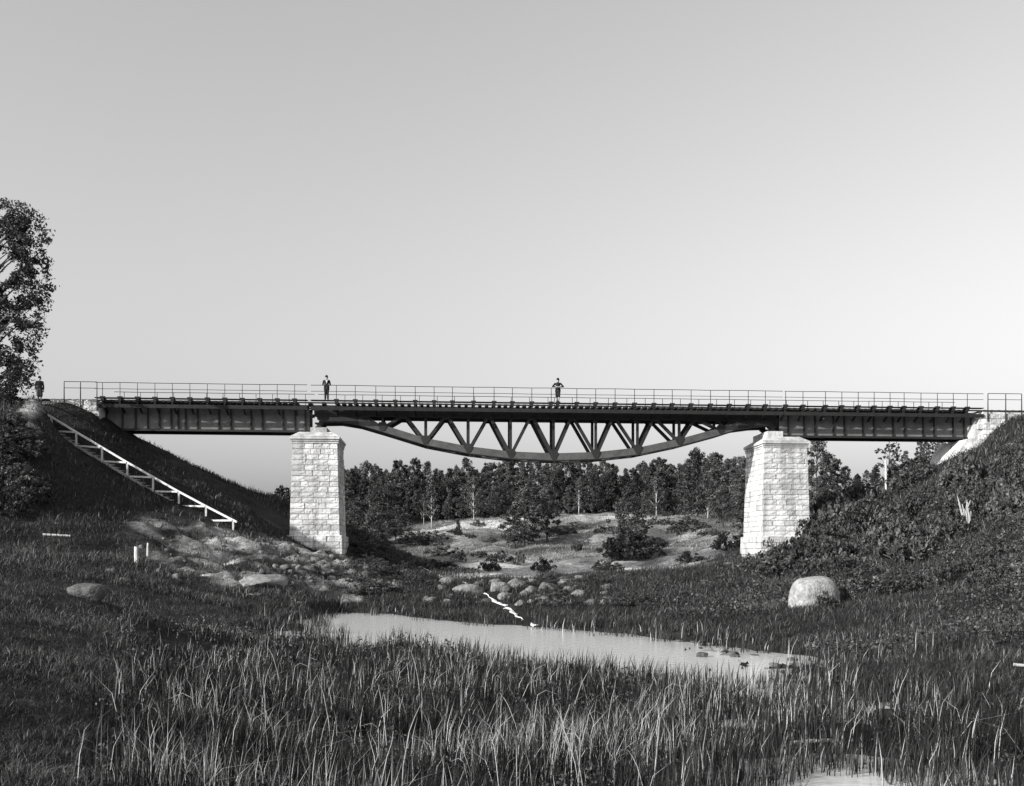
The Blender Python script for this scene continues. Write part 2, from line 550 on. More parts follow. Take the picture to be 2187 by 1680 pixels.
def depth(p):
    return (Vector(p) - EYE).dot(FWD)


gpoly = lambda pts: [tuple(ground_at(u, v, 60).xy) for u, v in pts]
TRACK = gpoly([(930, 1200), (1100, 1192), (1250, 1202), (1400, 1200), (1480, 1184), (1560, 1158), (1612, 1152), (1612, 1168), (1570, 1174), (1480, 1205), (1380, 1213), (1300, 1221), (1130, 1235), (1030, 1236), (940, 1232)])
BLUFF = gpoly([(1395, 1168), (1440, 1142), (1505, 1120), (1535, 1126), (1475, 1156), (1420, 1178)])
RIMS = [gpoly([(870, 1136), (960, 1120), (1090, 1106), (1095, 1115), (960, 1131), (880, 1142)]), gpoly([(1215, 1104), (1335, 1097), (1335, 1108), (1215, 1116)])]
gx = np.concatenate([-np.geomspace(1100, 62, 26), np.arange(-60, -15, 0.5), np.arange(-15, 15, 0.2), np.arange(15, 60, 0.5), np.geomspace(60, 1100, 26)])
gy = np.concatenate([np.arange(-86, -50, 0.2), np.arange(-50, 22, 0.4), np.arange(22, 160, 1.6), np.geomspace(160, 2400, 34)])
GX, GY = np.meshgrid(gx, gy)
GZ = terrain(GX, GY)
x, y = GX.ravel(), GY.ravel()
r = np.hypot(x - EYE.x, y - EYE.y)
tone = 0.024 + 0.014 * fbm(x / 2.3, y / 2.3, 44, 3)
me_ = ss(3, -6, poly_sd(x, y, MEADOW) + 6 * fbm(x / 9, y / 9, 51, 3))
tone = tone + me_ * np.clip(0.11 + 0.24 * fbm(x / 11, y / 8, 53, 4), 0.015, 0.32)
tone = tone + ss(1.5, -1.5, poly_sd(x, y, TRACK) + 6 * fbm(x / 5, y / 4, 55, 3)) * 0.30
for pl in RIMS: tone = tone + ss(1.5, -1.5, poly_sd(x, y, pl) + 5 * fbm(x / 5, y / 5, 56, 3)) * 0.22
tone = tone + ss(1, -2, poly_sd(x, y, BLUFF) + 5 * fbm(x / 3, y / 3, 57, 3)) * 0.22
er_ = ss(1, -2, poly_sd(x, y, ERODED))
tone = tone + er_ * np.clip(0.11 + 0.40 * fbm(x / 1.3, y / 1.9, 61, 4), 0, 0.40)
tone = tone + ss(0.5, -0.5, poly_sd(x, y, PATHL) + 0.8 * fbm(x, y, 63, 2)) * 0.35
tone = np.where((GZ.ravel() < 0.10) & (r < 60), 0.022, tone)
nx, ny = len(gx), len(gy)
i = (np.arange(ny - 1)[:, None] * nx + np.arange(nx - 1)[None]).ravel()
g = link_mesh('ground', np_mesh('ground', np.stack([x, y, GZ.ravel()], 1), np.stack([i, i + 1, i + nx + 1, i + nx], 1), M_GROUND, tone, True))
tag(g, kind='structure')

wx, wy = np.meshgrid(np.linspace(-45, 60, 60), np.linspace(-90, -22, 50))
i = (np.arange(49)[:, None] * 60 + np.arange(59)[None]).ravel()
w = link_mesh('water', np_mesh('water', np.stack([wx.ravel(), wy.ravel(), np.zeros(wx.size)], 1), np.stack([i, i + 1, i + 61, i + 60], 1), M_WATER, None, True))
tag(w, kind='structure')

# ------------------------------------------------------------------ bridge
pL, pR = on_y(215, 850.5, -2.3), on_y(2083, 873.0, -2.3)
GR = (pR.z - pL.z) / (pR.x - pL.x)


def deck(x):
    return pL.z + GR * (x - pL.x)


def xat(u, y=-0.95):
    return on_y(u, 900, y).x


XL0, XL1 = xat(215), xat(661)          # left girder
XT0, XT1 = xat(679), xat(1650.5)       # truss bearings
XR0, XR1 = xat(1664), xat(2082)        # right girder
SLP = 0.22                             # sleeper depth
TOPC = -SLP - 0.02                     # girder top below deck


def gbox(mb, x0, x1, y0, y1, dz0, dz1):
    """box following the gradient"""
    a, c = deck(x0), deck(x1)
    mb.hexa([(x0, y0, a + dz0), (x1, y0, c + dz0), (x1, y1, c + dz0), (x0, y1, a + dz0), (x0, y0, a + dz1), (x1, y0, c + dz1), (x1, y1, c + dz1), (x0, y1, a + dz1)])


def one_box(name, mat, parent, *a):
    mb = MB(); gbox(mb, *a)
    return mb.build(name, mat, parent)


def railing(parent, us, y, x0, x1):
    """posts at the given x positions, two rails"""
    mb = MB()
    zt, zm = 1.10, 0.66
    rng = random.Random(int(x0 * 10) + int(y * 7))
    xs = sorted(us)
    pts = [x0] + xs + [x1]
    fr = None
    for dz, rr in ((zt, 0.022), (zm, 0.018)):
        mb = MB()
        mb.tube([(q, y, deck(q) + dz + rng.uniform(-0.012, 0.012)) for q in pts], [rr] * len(pts), 6)
        mb.build('rail', M_IRON, parent)
    for q in xs:
        mb = MB()
        mb.tube([(q, y, deck(q) - 0.05), (q, y, deck(q) + zt - 0.01)], [0.027, 0.023], 6)
        mb.tube([(q, y, deck(q) + zm - 0.03), (q, y, deck(q) + zm + 0.03)], [0.034, 0.034], 6)
        post = mb.build('railing_post', M_IRON, parent)
        mb = MB()
        gbox(mb, q - 0.17, q + 0.17, y - 0.10, y + 0.10, 0.005, 0.13)
        mb.build('post_foot', M_TIMBER, post)


def plate_span(x0, x1, label, stiff, posts):
    root = empty('plate_girder_span', ((x0 + x1) / 2, 0, deck((x0 + x1) / 2) - 2.1), label, 'bridge span', 'bridge spans')
    DP = -2.08
    for s in (-1, 1):
        yg = 0.95 * s
        mb = MB(); gbox(mb, x0, x1, yg - 0.012, yg + 0.012, DP, TOPC - 0.03); mb.build('web_plate', M_IRON_WEB, root)
        mb = MB(); gbox(mb, x0, x1, yg - 0.2, yg + 0.2, TOPC - 0.03, TOPC)
        gbox(mb, x0, x1, yg - 0.11, yg - 0.012, TOPC - 0.16, TOPC - 0.03); gbox(mb, x0, x1, yg + 0.012, yg + 0.11, TOPC - 0.16, TOPC - 0.03)
        mb.build('top_flange', M_IRON, root)
        mb = MB(); gbox(mb, x0, x1, yg - 0.2, yg + 0.2, DP - 0.05, DP)
        gbox(mb, x0, x1, yg - 0.11, yg - 0.012, DP, DP + 0.11); gbox(mb, x0, x1, yg + 0.012, yg + 0.11, DP, DP + 0.11)
        mb.build('bottom_flange', M_IRON, root)
        for q in stiff:
            for t_ in (-1, 1):
                mb = MB()
                ya, yb = sorted((yg + t_ * 0.013, yg + t_ * 0.13))
                gbox(mb, q - 0.045, q + 0.045, ya, yb, DP + 0.112, TOPC - 0.162)
                mb.build('stiffener', M_IRON, root)
    # cross frames between the girders
    for q in stiff[::2]:
        mb = MB()
        z0, z1 = deck(q) + DP + 0.2, deck(q) + TOPC - 0.25
        mb.bar((q, -0.8, z0), (q, 0.8, z1), 0.07, 0.07); mb.bar((q, 0.8, z0), (q, -0.8, z1), 0.07, 0.07)
        mb.bar((q, -0.8, z0), (q, 0.8, z0), 0.09, 0.09)
        mb.build('cross_frame', M_IRON, root)
    outriggers(root, posts, x0, x1)
    return root


def outriggers(root, posts, x0, x1):
    for q in posts:
        for s in (-1, 1):
            mb = MB()
            z = deck(q) + TOPC - 0.005
            mb.bar((q, s * 1.06, z - 0.62), (q, s * 2.2, z - 0.08), 0.10, 0.12)
            mb.bar((q, s * 1.06, z - 0.05), (q, s * 2.28, z - 0.05), 0.10, 0.10)
            mb.build('bracket', M_IRON, root)
    for s in (-1, 1):
        y0, y1 = sorted((s * 2.12, s * 2.36))
        one_box('edge_plank', M_TIMBER, root, x0, x1, y0, y1, 0.004, 0.055)
        y0, y1 = sorted((s * 1.86, s * 2.10))
        one_box('walkway_plank', M_TIMBER, root, x0, x1, y0, y1, 0.004, 0.052)
        y0, y1 = sorted((s * 2.2, s * 2.32))
        one_box('edge_beam', M_TIMBER, root, x0, x1, y0, y1, -0.66, -0.40)
    railing(root, [q for q in posts], -2.24, x0, x1)
    railing(root, [q + 0.2 for q in posts if q + 0.2 < x1], 2.24, x0, x1)


XG = lambda us, y=-2.24: [on_y(u, 850, y).x for u in us]
left_posts = XG([219 + 37.3 * k for k in range(12)])
right_posts = XG([1678, 1715, 1763, 1798, 1833, 1867, 1901, 1931, 1967, 2002, 2036, 2066])
main_posts = XG([694 + .2441 * q for q in (100, 265, 445, 615, 790, 955, 1115, 1300, 1480, 1640, 1810, 1980)] + [1174.6 + .2441 * q for q in (70, 235, 400, 570, 740, 910, 1070, 1235, 1405, 1570, 1735, 1885)])
stL = XG([373.7 + .2543 * q for q in (90, 190, 370, 470, 640, 735, 910, 1010, 1095)] + [228, 262, 290, 316, 341, 366, 381], -0.95)
stR = XG([1548.3 + .292 * q for q in (460, 575, 655, 790, 870, 1005, 1085, 1225, 1310, 1445, 1525, 1665, 1745, 1800)], -0.95)
plate_span(XL0, XL1, 'shallow plate girder span between the left abutment and the left stone pier', sorted(stL), left_posts)
plate_span(XR0, XR1, 'shallow plate girder span between the right stone pier and the right abutment', sorted(stR), right_posts)

# fish-belly truss
tr = empty('truss_span', ((XT0 + XT1) / 2, 0, deck(15) - 4.5), 'long dark truss span with downward bowed bottom chord between the two stone piers', 'bridge span', 'bridge spans')
z3 = lambda x, y: (694 + .2441 * x, 774.2 + .2441 * y)
z4 = lambda x, y: (1174.6 + .2441 * x, 774.2 + .2441 * y)
chord_px = [z3(505, 580), z3(880, 696), z3(1255, 768), z3(1625, 813), z3(2000, 829), z4(400, 818), z4(765, 779), z4(1130, 702), z4(1490, 604)]
chord = [on_y(u, v, -0.95) for u, v in chord_px]
lo_ends = [on_y(*z3(-50, 495), -0.95), on_y(*z3(130, 492), -0.95), on_y(*z3(300, 520), -0.95)]
hi_ends = [on_y(*z4(1640, 556), -0.95), on_y(*z4(1800, 535), -0.95), on_y(*z4(1945, 530), -0.95)]
topn = XG([z3(q, 0)[0] for q in (335, 691, 1063, 1435, 1807)] + [z4(q, 0)[0] for q in (196, 560, 915, 1275, 1610)], -0.95)
CH, CW = 0.50, 0.46
TCH = 0.72
for s in (-1, 1):
    yg = 0.95 * s
    mb = MB()
    gbox(mb, XT0 - 0.25, XT1 + 0.25, yg - 0.17, yg - 0.145, TOPC - TCH, TOPC - 0.03)
    gbox(mb, XT0 - 0.25, XT1 + 0.25, yg + 0.145, yg + 0.17, TOPC - TCH, TOPC - 0.03)
    gbox(mb, XT0 - 0.25, XT1 + 0.25, yg - 0.25, yg + 0.25, TOPC - 0.03, TOPC)
    gbox(mb, XT0 - 0.25, XT1 + 0.25, yg - 0.24, yg - 0.172, TOPC - TCH, TOPC - TCH + 0.05)
    gbox(mb, XT0 - 0.25, XT1 + 0.25, yg + 0.172, yg + 0.24, TOPC - TCH, TOPC - TCH + 0.05)
    mb.build('top_chord', M_IRON, tr)
    pts = lo_ends + chord + hi_ends
    pts = [Vector((p.x, yg, p.z)) for p in pts]
    for ks, (a, c) in enumerate(zip(pts[:-1], pts[1:])):
        mb = MB()
        h = Vector((0, 0, CH / 2))
        for yy in (yg - CW / 2 + 0.03, yg + CW / 2 - 0.03):
            o = Vector((0, yy - yg, 0)); w_ = Vector((0, 0.0125, 0))
            mb.hexa([a + o - w_ - h, c + o - w_ - h, c + o + w_ - h, a + o + w_ - h, a + o - w_ + h, c + o - w_ + h, c + o + w_ + h, a + o + w_ + h])
        seg = mb.build('bottom_chord', M_IRON if ks < 2 or ks > len(pts) - 4 else M_IRON_CHORD, tr)
        mb = MB()
        h2 = Vector((0, 0, CH / 2 + 0.04)); w_ = Vector((0, CW / 2 + 0.05, 0)); e = Vector((0, 0, 0.038))
        mb.hexa([a - w_ - h2, c - w_ - h2, c + w_ - h2, a + w_ - h2, a - w_ - h2 + e, c - w_ - h2 + e, c + w_ - h2 + e, a + w_ - h2 + e])
        mb.build('chord_flange', M_IRON, seg)
    # verticals and diagonals: paired bars with battens
    def member(name, p, q, w_, yo=0.06):
        mb = MB()
        for sy in (-1, 1):
            mb.bar(p + Vector((0, sy * yo, 0)), q + Vector((0, sy * yo, 0)), 0.05, w_, Vector((0, 1, 0)).cross((q - p).normalized()))
        n = max(2, int((q - p).length / 0.6))
        for k in range(1, n):
            c = p.lerp(q, k / n)
            mb.box(c.x - 0.04, c.x + 0.04, c.y - yo, c.y + yo, c.z - 0.06, c.z + 0.06)
        mb.build(name, M_IRON, tr)
    topz = lambda X: deck(X) + TOPC - TCH + 0.06
    for k, c in enumerate(chord):
        b0 = Vector((c.x, yg, c.z + 0.05))
        member('vertical', b0, Vector((c.x, yg, topz(c.x))), 0.19)
        wl = 0.26 if 0 < k < 5 else 0.21
        member('diagonal', b0 + Vector((-0.06, 0, 0)), Vector((topn[k] + 0.12, yg, topz(topn[k]))), wl, 0.11)
        member('diagonal', b0 + Vector((0.06, 0, 0)), Vector((topn[k + 1] - 0.12, yg, topz(topn[k + 1]))), 0.21, 0.11)
        mb = MB()
        mb.prism([(c.x - 0.36, c.z + CH / 2 - 0.02), (c.x - 0.13, c.z - 0.2), (c.x + 0.13, c.z - 0.2), (c.x + 0.36, c.z + CH / 2 - 0.02), (c.x + 0.24, c.z + CH / 2 + 0.18), (c.x - 0.24, c.z + CH / 2 + 0.18)], yg + s * 0.232, yg + s * 0.25)
        mb.build('gusset_plate', M_IRON, tr)
    for X in topn:
        mb = MB(); z = deck(X) + TOPC - TCH
        mb.prism([(X - 0.42, z + 0.06), (X - 0.22, z - 0.12), (X + 0.22, z - 0.12), (X + 0.42, z + 0.06)], yg + s * 0.174, yg + s * 0.19)
        mb.build('gusset_plate', M_IRON, tr)
    # solid end plates where the chords run together
    for (xa, xb, pe) in ((XT0 - 0.25, on_y(*z3(285, 0), -0.95).x, lo_ends), (on_y(*z4(1660, 0), -0.95).x, XT1 + 0.25, hi_ends)):
        mb = MB()
        lo = [(p.x, p.z - 0.1) for p in pe if xa - .5 <= p.x <= xb + .5]
        up = [(xb, deck(xb) + TOPC - TCH + 0.1), (xa, deck(xa) + TOPC - TCH + 0.1)]
        mb.prism(lo + up, yg - 0.13, yg + 0.13)
        mb.build('end_plate', M_IRON, tr)
    for X, nm in ((XT0 + 0.1, 0), (XT1 - 0.1, 1)):
        zt = (lo_ends[0] if nm == 0 else hi_ends[-1]).z - CH / 2 - 0.045
        mb = MB()
        mb.prism([(X - 0.34, zt - 0.42), (X + 0.34, zt - 0.42), (X + 0.3, zt - 0.34), (X + 0.1, zt - 0.2), (X + 0.3, zt - 0.07), (X + 0.3, zt), (X - 0.3, zt), (X - 0.3, zt - 0.07), (X - 0.1, zt - 0.2), (X - 0.3, zt - 0.34)], yg - 0.25, yg + 0.25)
        mb.build('bearing', M_IRON, tr)
# sway frames between the trusses
for k, c in enumerate(chord):
    mb = MB(); zt = deck(c.x) + TOPC - TCH + 0.1
    mb.bar((c.x, -0.7, c.z), (c.x, 0.7, c.z), 0.12, 0.14)
    mb.bar((c.x, -0.78, zt), (c.x, 0.78, zt), 0.12, 0.16)
    mb.build('cross_beam', M_IRON, tr)
    if k < len(chord) - 1:
        n = chord[k + 1]
        mb = MB()
        mb.bar((c.x, -0.7, c.z - 0.2), (n.x, 0.7, n.z - 0.2), 0.08, 0.05); mb.bar((c.x, 0.7, c.z - 0.25), (n.x, -0.7, n.z - 0.25), 0.08, 0.05)
        mb.build('lateral_bracing', M_IRON, tr)
outriggers(tr, main_posts, XT0 - 0.35, XT1 + 0.35)

# track: sleepers and rails
tk = empty('railway_track', (8, 0, deck(8)), 'railway track of timber sleepers and steel rails running over the bridge', 'railway track')
mb = MB(); mb.box(-0.11, 0.11, -1.62, 1.4, -SLP, 0.0); SL = mb.mesh('sleeper', M_TIMBER)
mb = MB(); mb.box(-0.11, 0.11, -2.34, 2.34, -SLP, 0.0); SLL = mb.mesh('sleeper', M_TIMBER)
allp = sorted(left_posts + main_posts + right_posts)
xs = []
for a, c in zip(allp[:-1], allp[1:]):
    n = 3 if c - a > 1.0 else (2 if c - a > 0.7 else 1)
    for k in range(n): xs.append((a + (c - a) * k / n, k == 0))
xs.append((allp[-1], True))
for X in np.arange(-40, XL0 - 0.2, 0.55): xs.append((X, False))
for X in np.arange(XR1 + 0.4, 58, 0.55): xs.append((X, False))
for X, lng in xs:
    o = link_mesh('sleeper', SLL if lng else SL, tk, (X - 8, 0, deck(X) - deck(8)))
for s in (-1, 1):
    mb = MB()
    gbox(mb, -45, 60, s * 0.79 - 0.03, s * 0.79 + 0.03, 0.07, 0.10)
    gbox(mb, -45, 60, s * 0.79 - 0.01, s * 0.79 + 0.01, 0.018, 0.07)
    gbox(mb, -45, 60, s * 0.79 - 0.06, s * 0.79 + 0.06, 0.002, 0.018)
    mb.build('steel_rail', M_IRON, tk)

# ------------------------------------------------------------------ masonry
def block_mesh(w, h, t_, seed):
    """rough faced block: back on y=0, face bulging to -y"""
    rng = random.Random(seed)
    mb = MB()
    n, k = 4, 3
    e = 0.016
    front, b0 = {}, 0
    for j in range(k):
        for i_ in range(n):
            xx = -w / 2 + e + (w - 2 * e) * i_ / (n - 1)
            zz = e + (h - 2 * e) * j / (k - 1)
            edge = i_ in (0, n - 1) or j in (0, k - 1)
            yy = -t_ - (0.0 if edge else rng.uniform(0.008, 0.045))
            front[i_, j] = len(mb.v); mb.v.append((xx + (0 if edge else rng.uniform(-.03, .03)), yy, zz))
    for j in range(k - 1):
        for i_ in range(n - 1):
            mb.f.append((front[i_, j], front[i_ + 1, j], front[i_ + 1, j + 1], front[i_, j + 1]))
    bk = [len(mb.v) + q for q in range(4)]
    mb.v += [(-w / 2 + e, 0, e), (w / 2 - e, 0, e), (w / 2 - e, 0, h - e), (-w / 2 + e, 0, h - e)]
    bot = [front[i_, 0] for i_ in range(n)]; top = [front[i_, k - 1] for i_ in range(n)]
    lf = [front[0, j] for j in range(k)]; rg = [front[n - 1, j] for j in range(k)]
    mb.f.append(tuple(bot[::-1] + [bk[0], bk[1]])); mb.f.append(tuple(top + [bk[2], bk[3]]))
    mb.f.append(tuple(lf + [bk[3], bk[0]])); mb.f.append(tuple(rg[::-1] + [bk[1], bk[2]]))
    mb.f.append(tuple(bk[::-1]))
    return mb.mesh('stone_block', M_STONE)


COURSE = 0.39
BLK = {}
for wi in range(4, 13):
    BLK[wi] = [block_mesh(wi / 10, COURSE, 0.2, wi * 10 + q) for q in range(2)]


def course_row(root, origin, dirx, width, rot, z, rng, stuff=None, keep=None, h=COURSE):
    """a row of blocks along dirx; returns nothing"""
    a = 0.0
    while a < width - 0.02:
        rem = width - a
        w_ = rng.choice([0.5, 0.6, 0.7, 0.8, 0.9, 1.0])
        if rem < 1.15: w_ = min(rem, 1.2) if rem <= 0.95 else rem / 2
        c = origin + dirx * (a + w_ / 2)
        wi = min(12, max(4, round(w_ * 10)))
        me = rng.choice(BLK[wi])
        ok = keep is None or keep(c.x, z + h / 2, w_)
        if ok:
            if stuff is None:
                o = link_mesh('stone_block', me, root)
                o.location = Vector((c.x + rng.uniform(-.006, .006), c.y, z)) + Vector((math.sin(rot), -math.cos(rot), 0)) * rng.uniform(-.015, .03) - root.location
                o.rotation_euler = (rng.uniform(-.02, .02), rng.uniform(-.006, .006), rot + rng.uniform(-.02, .02))
                o.scale = (w_ / (wi / 10), 1, h / COURSE)
            else:
                Mx = Matrix.LocRotScale(Vector((c.x, c.y, z)), Matrix.Rotation(rot, 3, 'Z').to_euler(), Vector((w_ / (wi / 10), 1, h / COURSE)))
                b_ = len(stuff.v)
                stuff.v += [tuple(Mx @ v.co) for v in me.vertices]
                stuff.f += [tuple(b_ + q for q in p.vertices) for p in me.polygons]
        a += w_


def pier(uL, uR, zbase, label, seed):
    rng = random.Random(seed)
    YF, DEP = -2.25, 4.7
    xl, xr = on_y(uL, 950, YF).x, on_y(uR, 950, YF).x
    cx, hw0 = (xl + xr) / 2, (xr - xl) / 2
    zt = deck(cx) - 3.02           # underside of the cornice
    zp = zbase + 2.0               # top of the plinth
    root = empty('stone_pier', (cx, YF + DEP / 2, zbase), label, 'bridge pier', 'stone piers')
    n = int(round((zt - zp) / COURSE)); h = (zt - zp) / n
    stuff = MB()
    bat = 0.055
    def rows(z0, nrow, hh, base_hw, base_hd):
        for k in range(nrow):
            z = z0 + k * hh
            drop = (z0 + nrow * hh - z) * bat * 0.5
            hw, hd = base_hw + drop, base_hd + drop
            cyy = YF + DEP / 2
            # near face (-y), left and right faces, far face
            course_row(root, Vector((cx - hw, cyy - hd + 0.2, 0)), Vector((1, 0, 0)), 2 * hw, 0, z, rng, None, None, hh)
            L = 2 * hd - 0.4
            left_seen = cx > 0
            course_row(root, Vector((cx - hw + 0.2, cyy + hd - 0.2, 0)), Vector((0, -1, 0)), L, -math.pi / 2, z, rng, None if left_seen else stuff, None, hh)
            course_row(root, Vector((cx + hw - 0.2, cyy - hd + 0.2, 0)), Vector((0, 1, 0)), L, math.pi / 2, z, rng, stuff if left_seen else None, None, hh)
            course_row(root, Vector((cx + hw, cyy + hd - 0.2, 0)), Vector((-1, 0, 0)), 2 * hw, math.pi, z, rng, stuff, None, hh)
    rows(zp, n, h, hw0, DEP / 2)
    drop = (zt - zp) * bat * 0.5
    rows(zbase - 0.2, 5, (zp - zbase + 0.2) / 5, hw0 + drop + 0.16, DEP / 2 + drop + 0.16)
    o = stuff.build('stone_block', M_STONE, root); o['kind'] = 'stuff'
    def frus(name, mat, z0, z1, a0, a1, d0=None, d1=None):
        mb = MB()
        c = YF + DEP / 2
        d0 = a0 if d0 is None else d0; d1 = a1 if d1 is None else d1
        A = lambda e, d, z: [(cx - hw0 - e, c - DEP / 2 - d, z), (cx + hw0 + e, c - DEP / 2 - d, z), (cx + hw0 + e, c + DEP / 2 + d, z), (cx - hw0 - e, c + DEP / 2 + d, z)]
        mb.hexa(A(a0, d0, z0) + A(a1, d1, z1))
        return mb.build(name, mat, root)
    frus('mortar_core', M_MORTAR, zp, zt, drop - 0.06, -0.06)
    frus('mortar_core', M_MORTAR, zbase - 0.5, zp - 0.03, drop + 0.1, drop + 0.1)
    frus('plinth_ledge', M_STONE_DRESSED, zp - 0.03, zp + 0.03, drop + 0.19, drop + 0.1)
    frus('cornice', M_STONE_DRESSED, zt, zt + 0.10, 0.06, 0.08)
    frus('cornice', M_STONE_DRESSED, zt + 0.15, zt + 0.24, 0.09, 0.12)
    frus('mortar_core', M_MORTAR, zt + 0.09, zt + 0.5, 0.0, 0.0)
    frus('cornice', M_STONE_DRESSED, zt + 0.30, zt + 0.48, 0.17, 0.17)
    frus('coping', M_STONE_DRESSED, zt + 0.50, zt + 0.86, 0.13, -0.42, 0.13, -0.5)
    # raised bed for the truss bearings, set toward the main span
    s = 1 if cx < 8 else -1
    zb = (lo_ends[0] if s > 0 else hi_ends[-1]).z - CH / 2 - 0.465
    mb = MB()
    xb = (XT0 + 0.1) if s > 0 else (XT1 - 0.1)
    mb.box(xb - 0.55, xb + 0.62, YF + 0.5, YF + DEP - 0.5, zt + 0.6, zb)
    mb.build('bearing_bed', M_STONE_DRESSED, root)
    xg = XL1 - 0.35 if s > 0 else XR0 + 0.35
    for yy in (-0.95, 0.95):
        mb = MB(); mb.box(xg - 0.3, xg + 0.3, yy - 0.3, yy + 0.3, zt + 0.5, deck(xg) - 2.135)
        mb.build('bearing_pad', M_IRON, root)
    return root


pier(624, 720.5, 1.9, 'pale rough stone pier under the left end of the truss, one side shaded', 5)
pier(1632, 1724, 1.9, 'pale rough stone pier under the right end of the truss, both sides sunlit', 6)


def inpoly(px, pz, poly):
    c = False
    for i_ in range(len(poly)):
        (ax, az), (bx, bz) = poly[i_], poly[i_ - 1]
        if (az > pz) != (bz > pz) and px < (bx - ax) * (pz - az) / (bz - az) + ax: c = not c
    return c


def abutment(poly, label, rowpoly, seed, strip=None):
    rng = random.Random(seed)
    xs_ = [p[0] for p in poly]
    root = empty('stone_abutment', (sum(xs_) / len(xs_), 0, 8.5), label, 'bridge abutment', 'stone abutments')
    mb = MB(); mb.prism(poly, -2.2, 2.2)
    mb.build('masonry_core', M_STONE_DRESSED, root)
    z = min(p[1] for p in rowpoly)
    x0, x1 = min(p[0] for p in rowpoly), max(p[0] for p in rowpoly)
    while z < max(p[1] for p in rowpoly) - 0.1:
        for y, rot, d in ((-2.12, 0, 1),):
            course_row(root, Vector((x0 + rng.uniform(-.3, 0), y, 0)), Vector((1, 0, 0)), x1 - x0, 0, z, rng, None,
                       lambda cx_, cz_, w_: inpoly(cx_ - w_ * .42, cz_ + .1, rowpoly) and inpoly(cx_ + w_ * .42, cz_ + .1, rowpoly))
        z += COURSE
    return root


pz = lambda u, v: (lambda p: (p.x, p.z))(on_y(u, v, -2.25))
rp = [pz(2042, 985), pz(2046, 970), pz(2066, 938), pz(2084, 936), pz(2084, 906), pz(2092, 906), pz(2092, 893), pz(2100, 893), pz(2100, 880), (47.5, deck(47) - 0.3), (49, 9.0), (41, 7.0)]
abutment(rp, 'pale stepped stone abutment under the right end of the bridge on the right bank',
         [pz(2044, 985), pz(2048, 968), pz(2067, 938), pz(2085, 935), pz(2085, 907), pz(2093, 905), pz(2093, 893), pz(2101, 893), pz(2101, 880), (48, deck(47) - 0.25), (48, 8.5), (42, 7.5)], 8)
lp = [pz(214, 1000), pz(214, 858), (-30.5, deck(-30) - 0.3), (-30.5, 9.0)]
abutment(lp, 'pale stone abutment under the left end of the bridge half buried in the embankment',
         [pz(213, 960), pz(213, 856), (-30.2, deck(-30) - 0.25), (-30.2, 9.5)], 9)
# railings that run on past the span ends, over the abutments
def land_railing(xs_, y, label):
    root = empty('railing', (xs_[0], y, deck(xs_[0])), label, 'railing', 'railings over the abutments')
    pts = xs_
    for dz, rr in ((1.10, 0.024), (0.66, 0.02)):
        mb = MB(); mb.tube([(q, y, deck(q) + dz) for q in pts], [rr] * len(pts), 6); mb.build('rail', M_IRON, root)
    for q in xs_:
        mb = MB(); mb.tube([(q, y, deck(q) - 0.95), (q, y, deck(q) + 1.09)], [0.05, 0.03], 6); mb.build('railing_post', M_IRON, root)


land_railing(XG([2110, 2148, 2182], -2.40), -2.40, 'thin iron railing over the stone abutment at the right edge')
land_railing(XG([207, 172, 137], -2.40), -2.40, 'thin iron railing over the stone abutment beside the embankment at left')

# ------------------------------------------------------------------ stairs on the left embankment
ru = [(101.7, 886.9, 73.0), (110, 891.5, 72.9), (163, 923.5, 72.3), (218, 956, 71.7), (272, 988, 71.0), (327, 1019.5, 70.3), (382, 1050.5, 69.6), (440, 1081.5, 68.8), (498, 1111.5, 67.9), (506, 1115.5, 67.8)]
RP = [W(*q) for q in ru]
st = empty('stairway', RP[5] - Vector((0, 0, 1)), 'white timber handrail and steps climbing the left embankment to the bridge end', 'stairway')
drop = Vector((0, 0, 0.92))
back = Vector((0.12, 1.0, 0)).normalized() * 0.9
for a, c in zip(RP[:-1], RP[1:]):
    if (c - a).length > 0.6:
        mb = MB(); mb.bar(a, c, 0.10, 0.12); mb.build('handrail', M_WHITE, st)
mb = MB(); mb.bar(RP[0], RP[1], 0.10, 0.12); mb.build('handrail', M_WHITE, st)
mb = MB(); mb.bar(RP[-2], RP[-1], 0.10, 0.12); mb.build('handrail', M_WHITE, st)
for p in RP[1:-1]:
    mb = MB(); mb.bar(p + Vector((0, 0, -0.05)), p - drop - Vector((0, 0, 0.5)), 0.11, 0.10); mb.build('stair_post', M_WHITE, st)
for a, c in zip(RP[1:-2], RP[2:-1]):
    mb = MB(); e = a - drop + Vector((0.1, -0.06, 0)); f_ = c + Vector((-0.06, -0.06, -0.02))
    mb.bar(e, Vector((f_.x, f_.y, f_.z)), 0.06, 0.11); mb.build('cross_board', M_WHITE, st)
    for o_ in (Vector((0, 0, 0)), back):
        mb = MB(); mb.bar(a - drop + o_, c - drop + o_, 0.07, 0.16); mb.build('stringer', M_DEADWOOD, st)
    for k in range(5):
        q = a.lerp(c, (k + .5) / 5) - drop + Vector((0, 0, 0.09))
        mb = MB(); mb.bar(q + Vector((0, -0.05, 0)), q + back, 0.26, 0.05); mb.build('stair_tread', M_DEADWOOD, st)

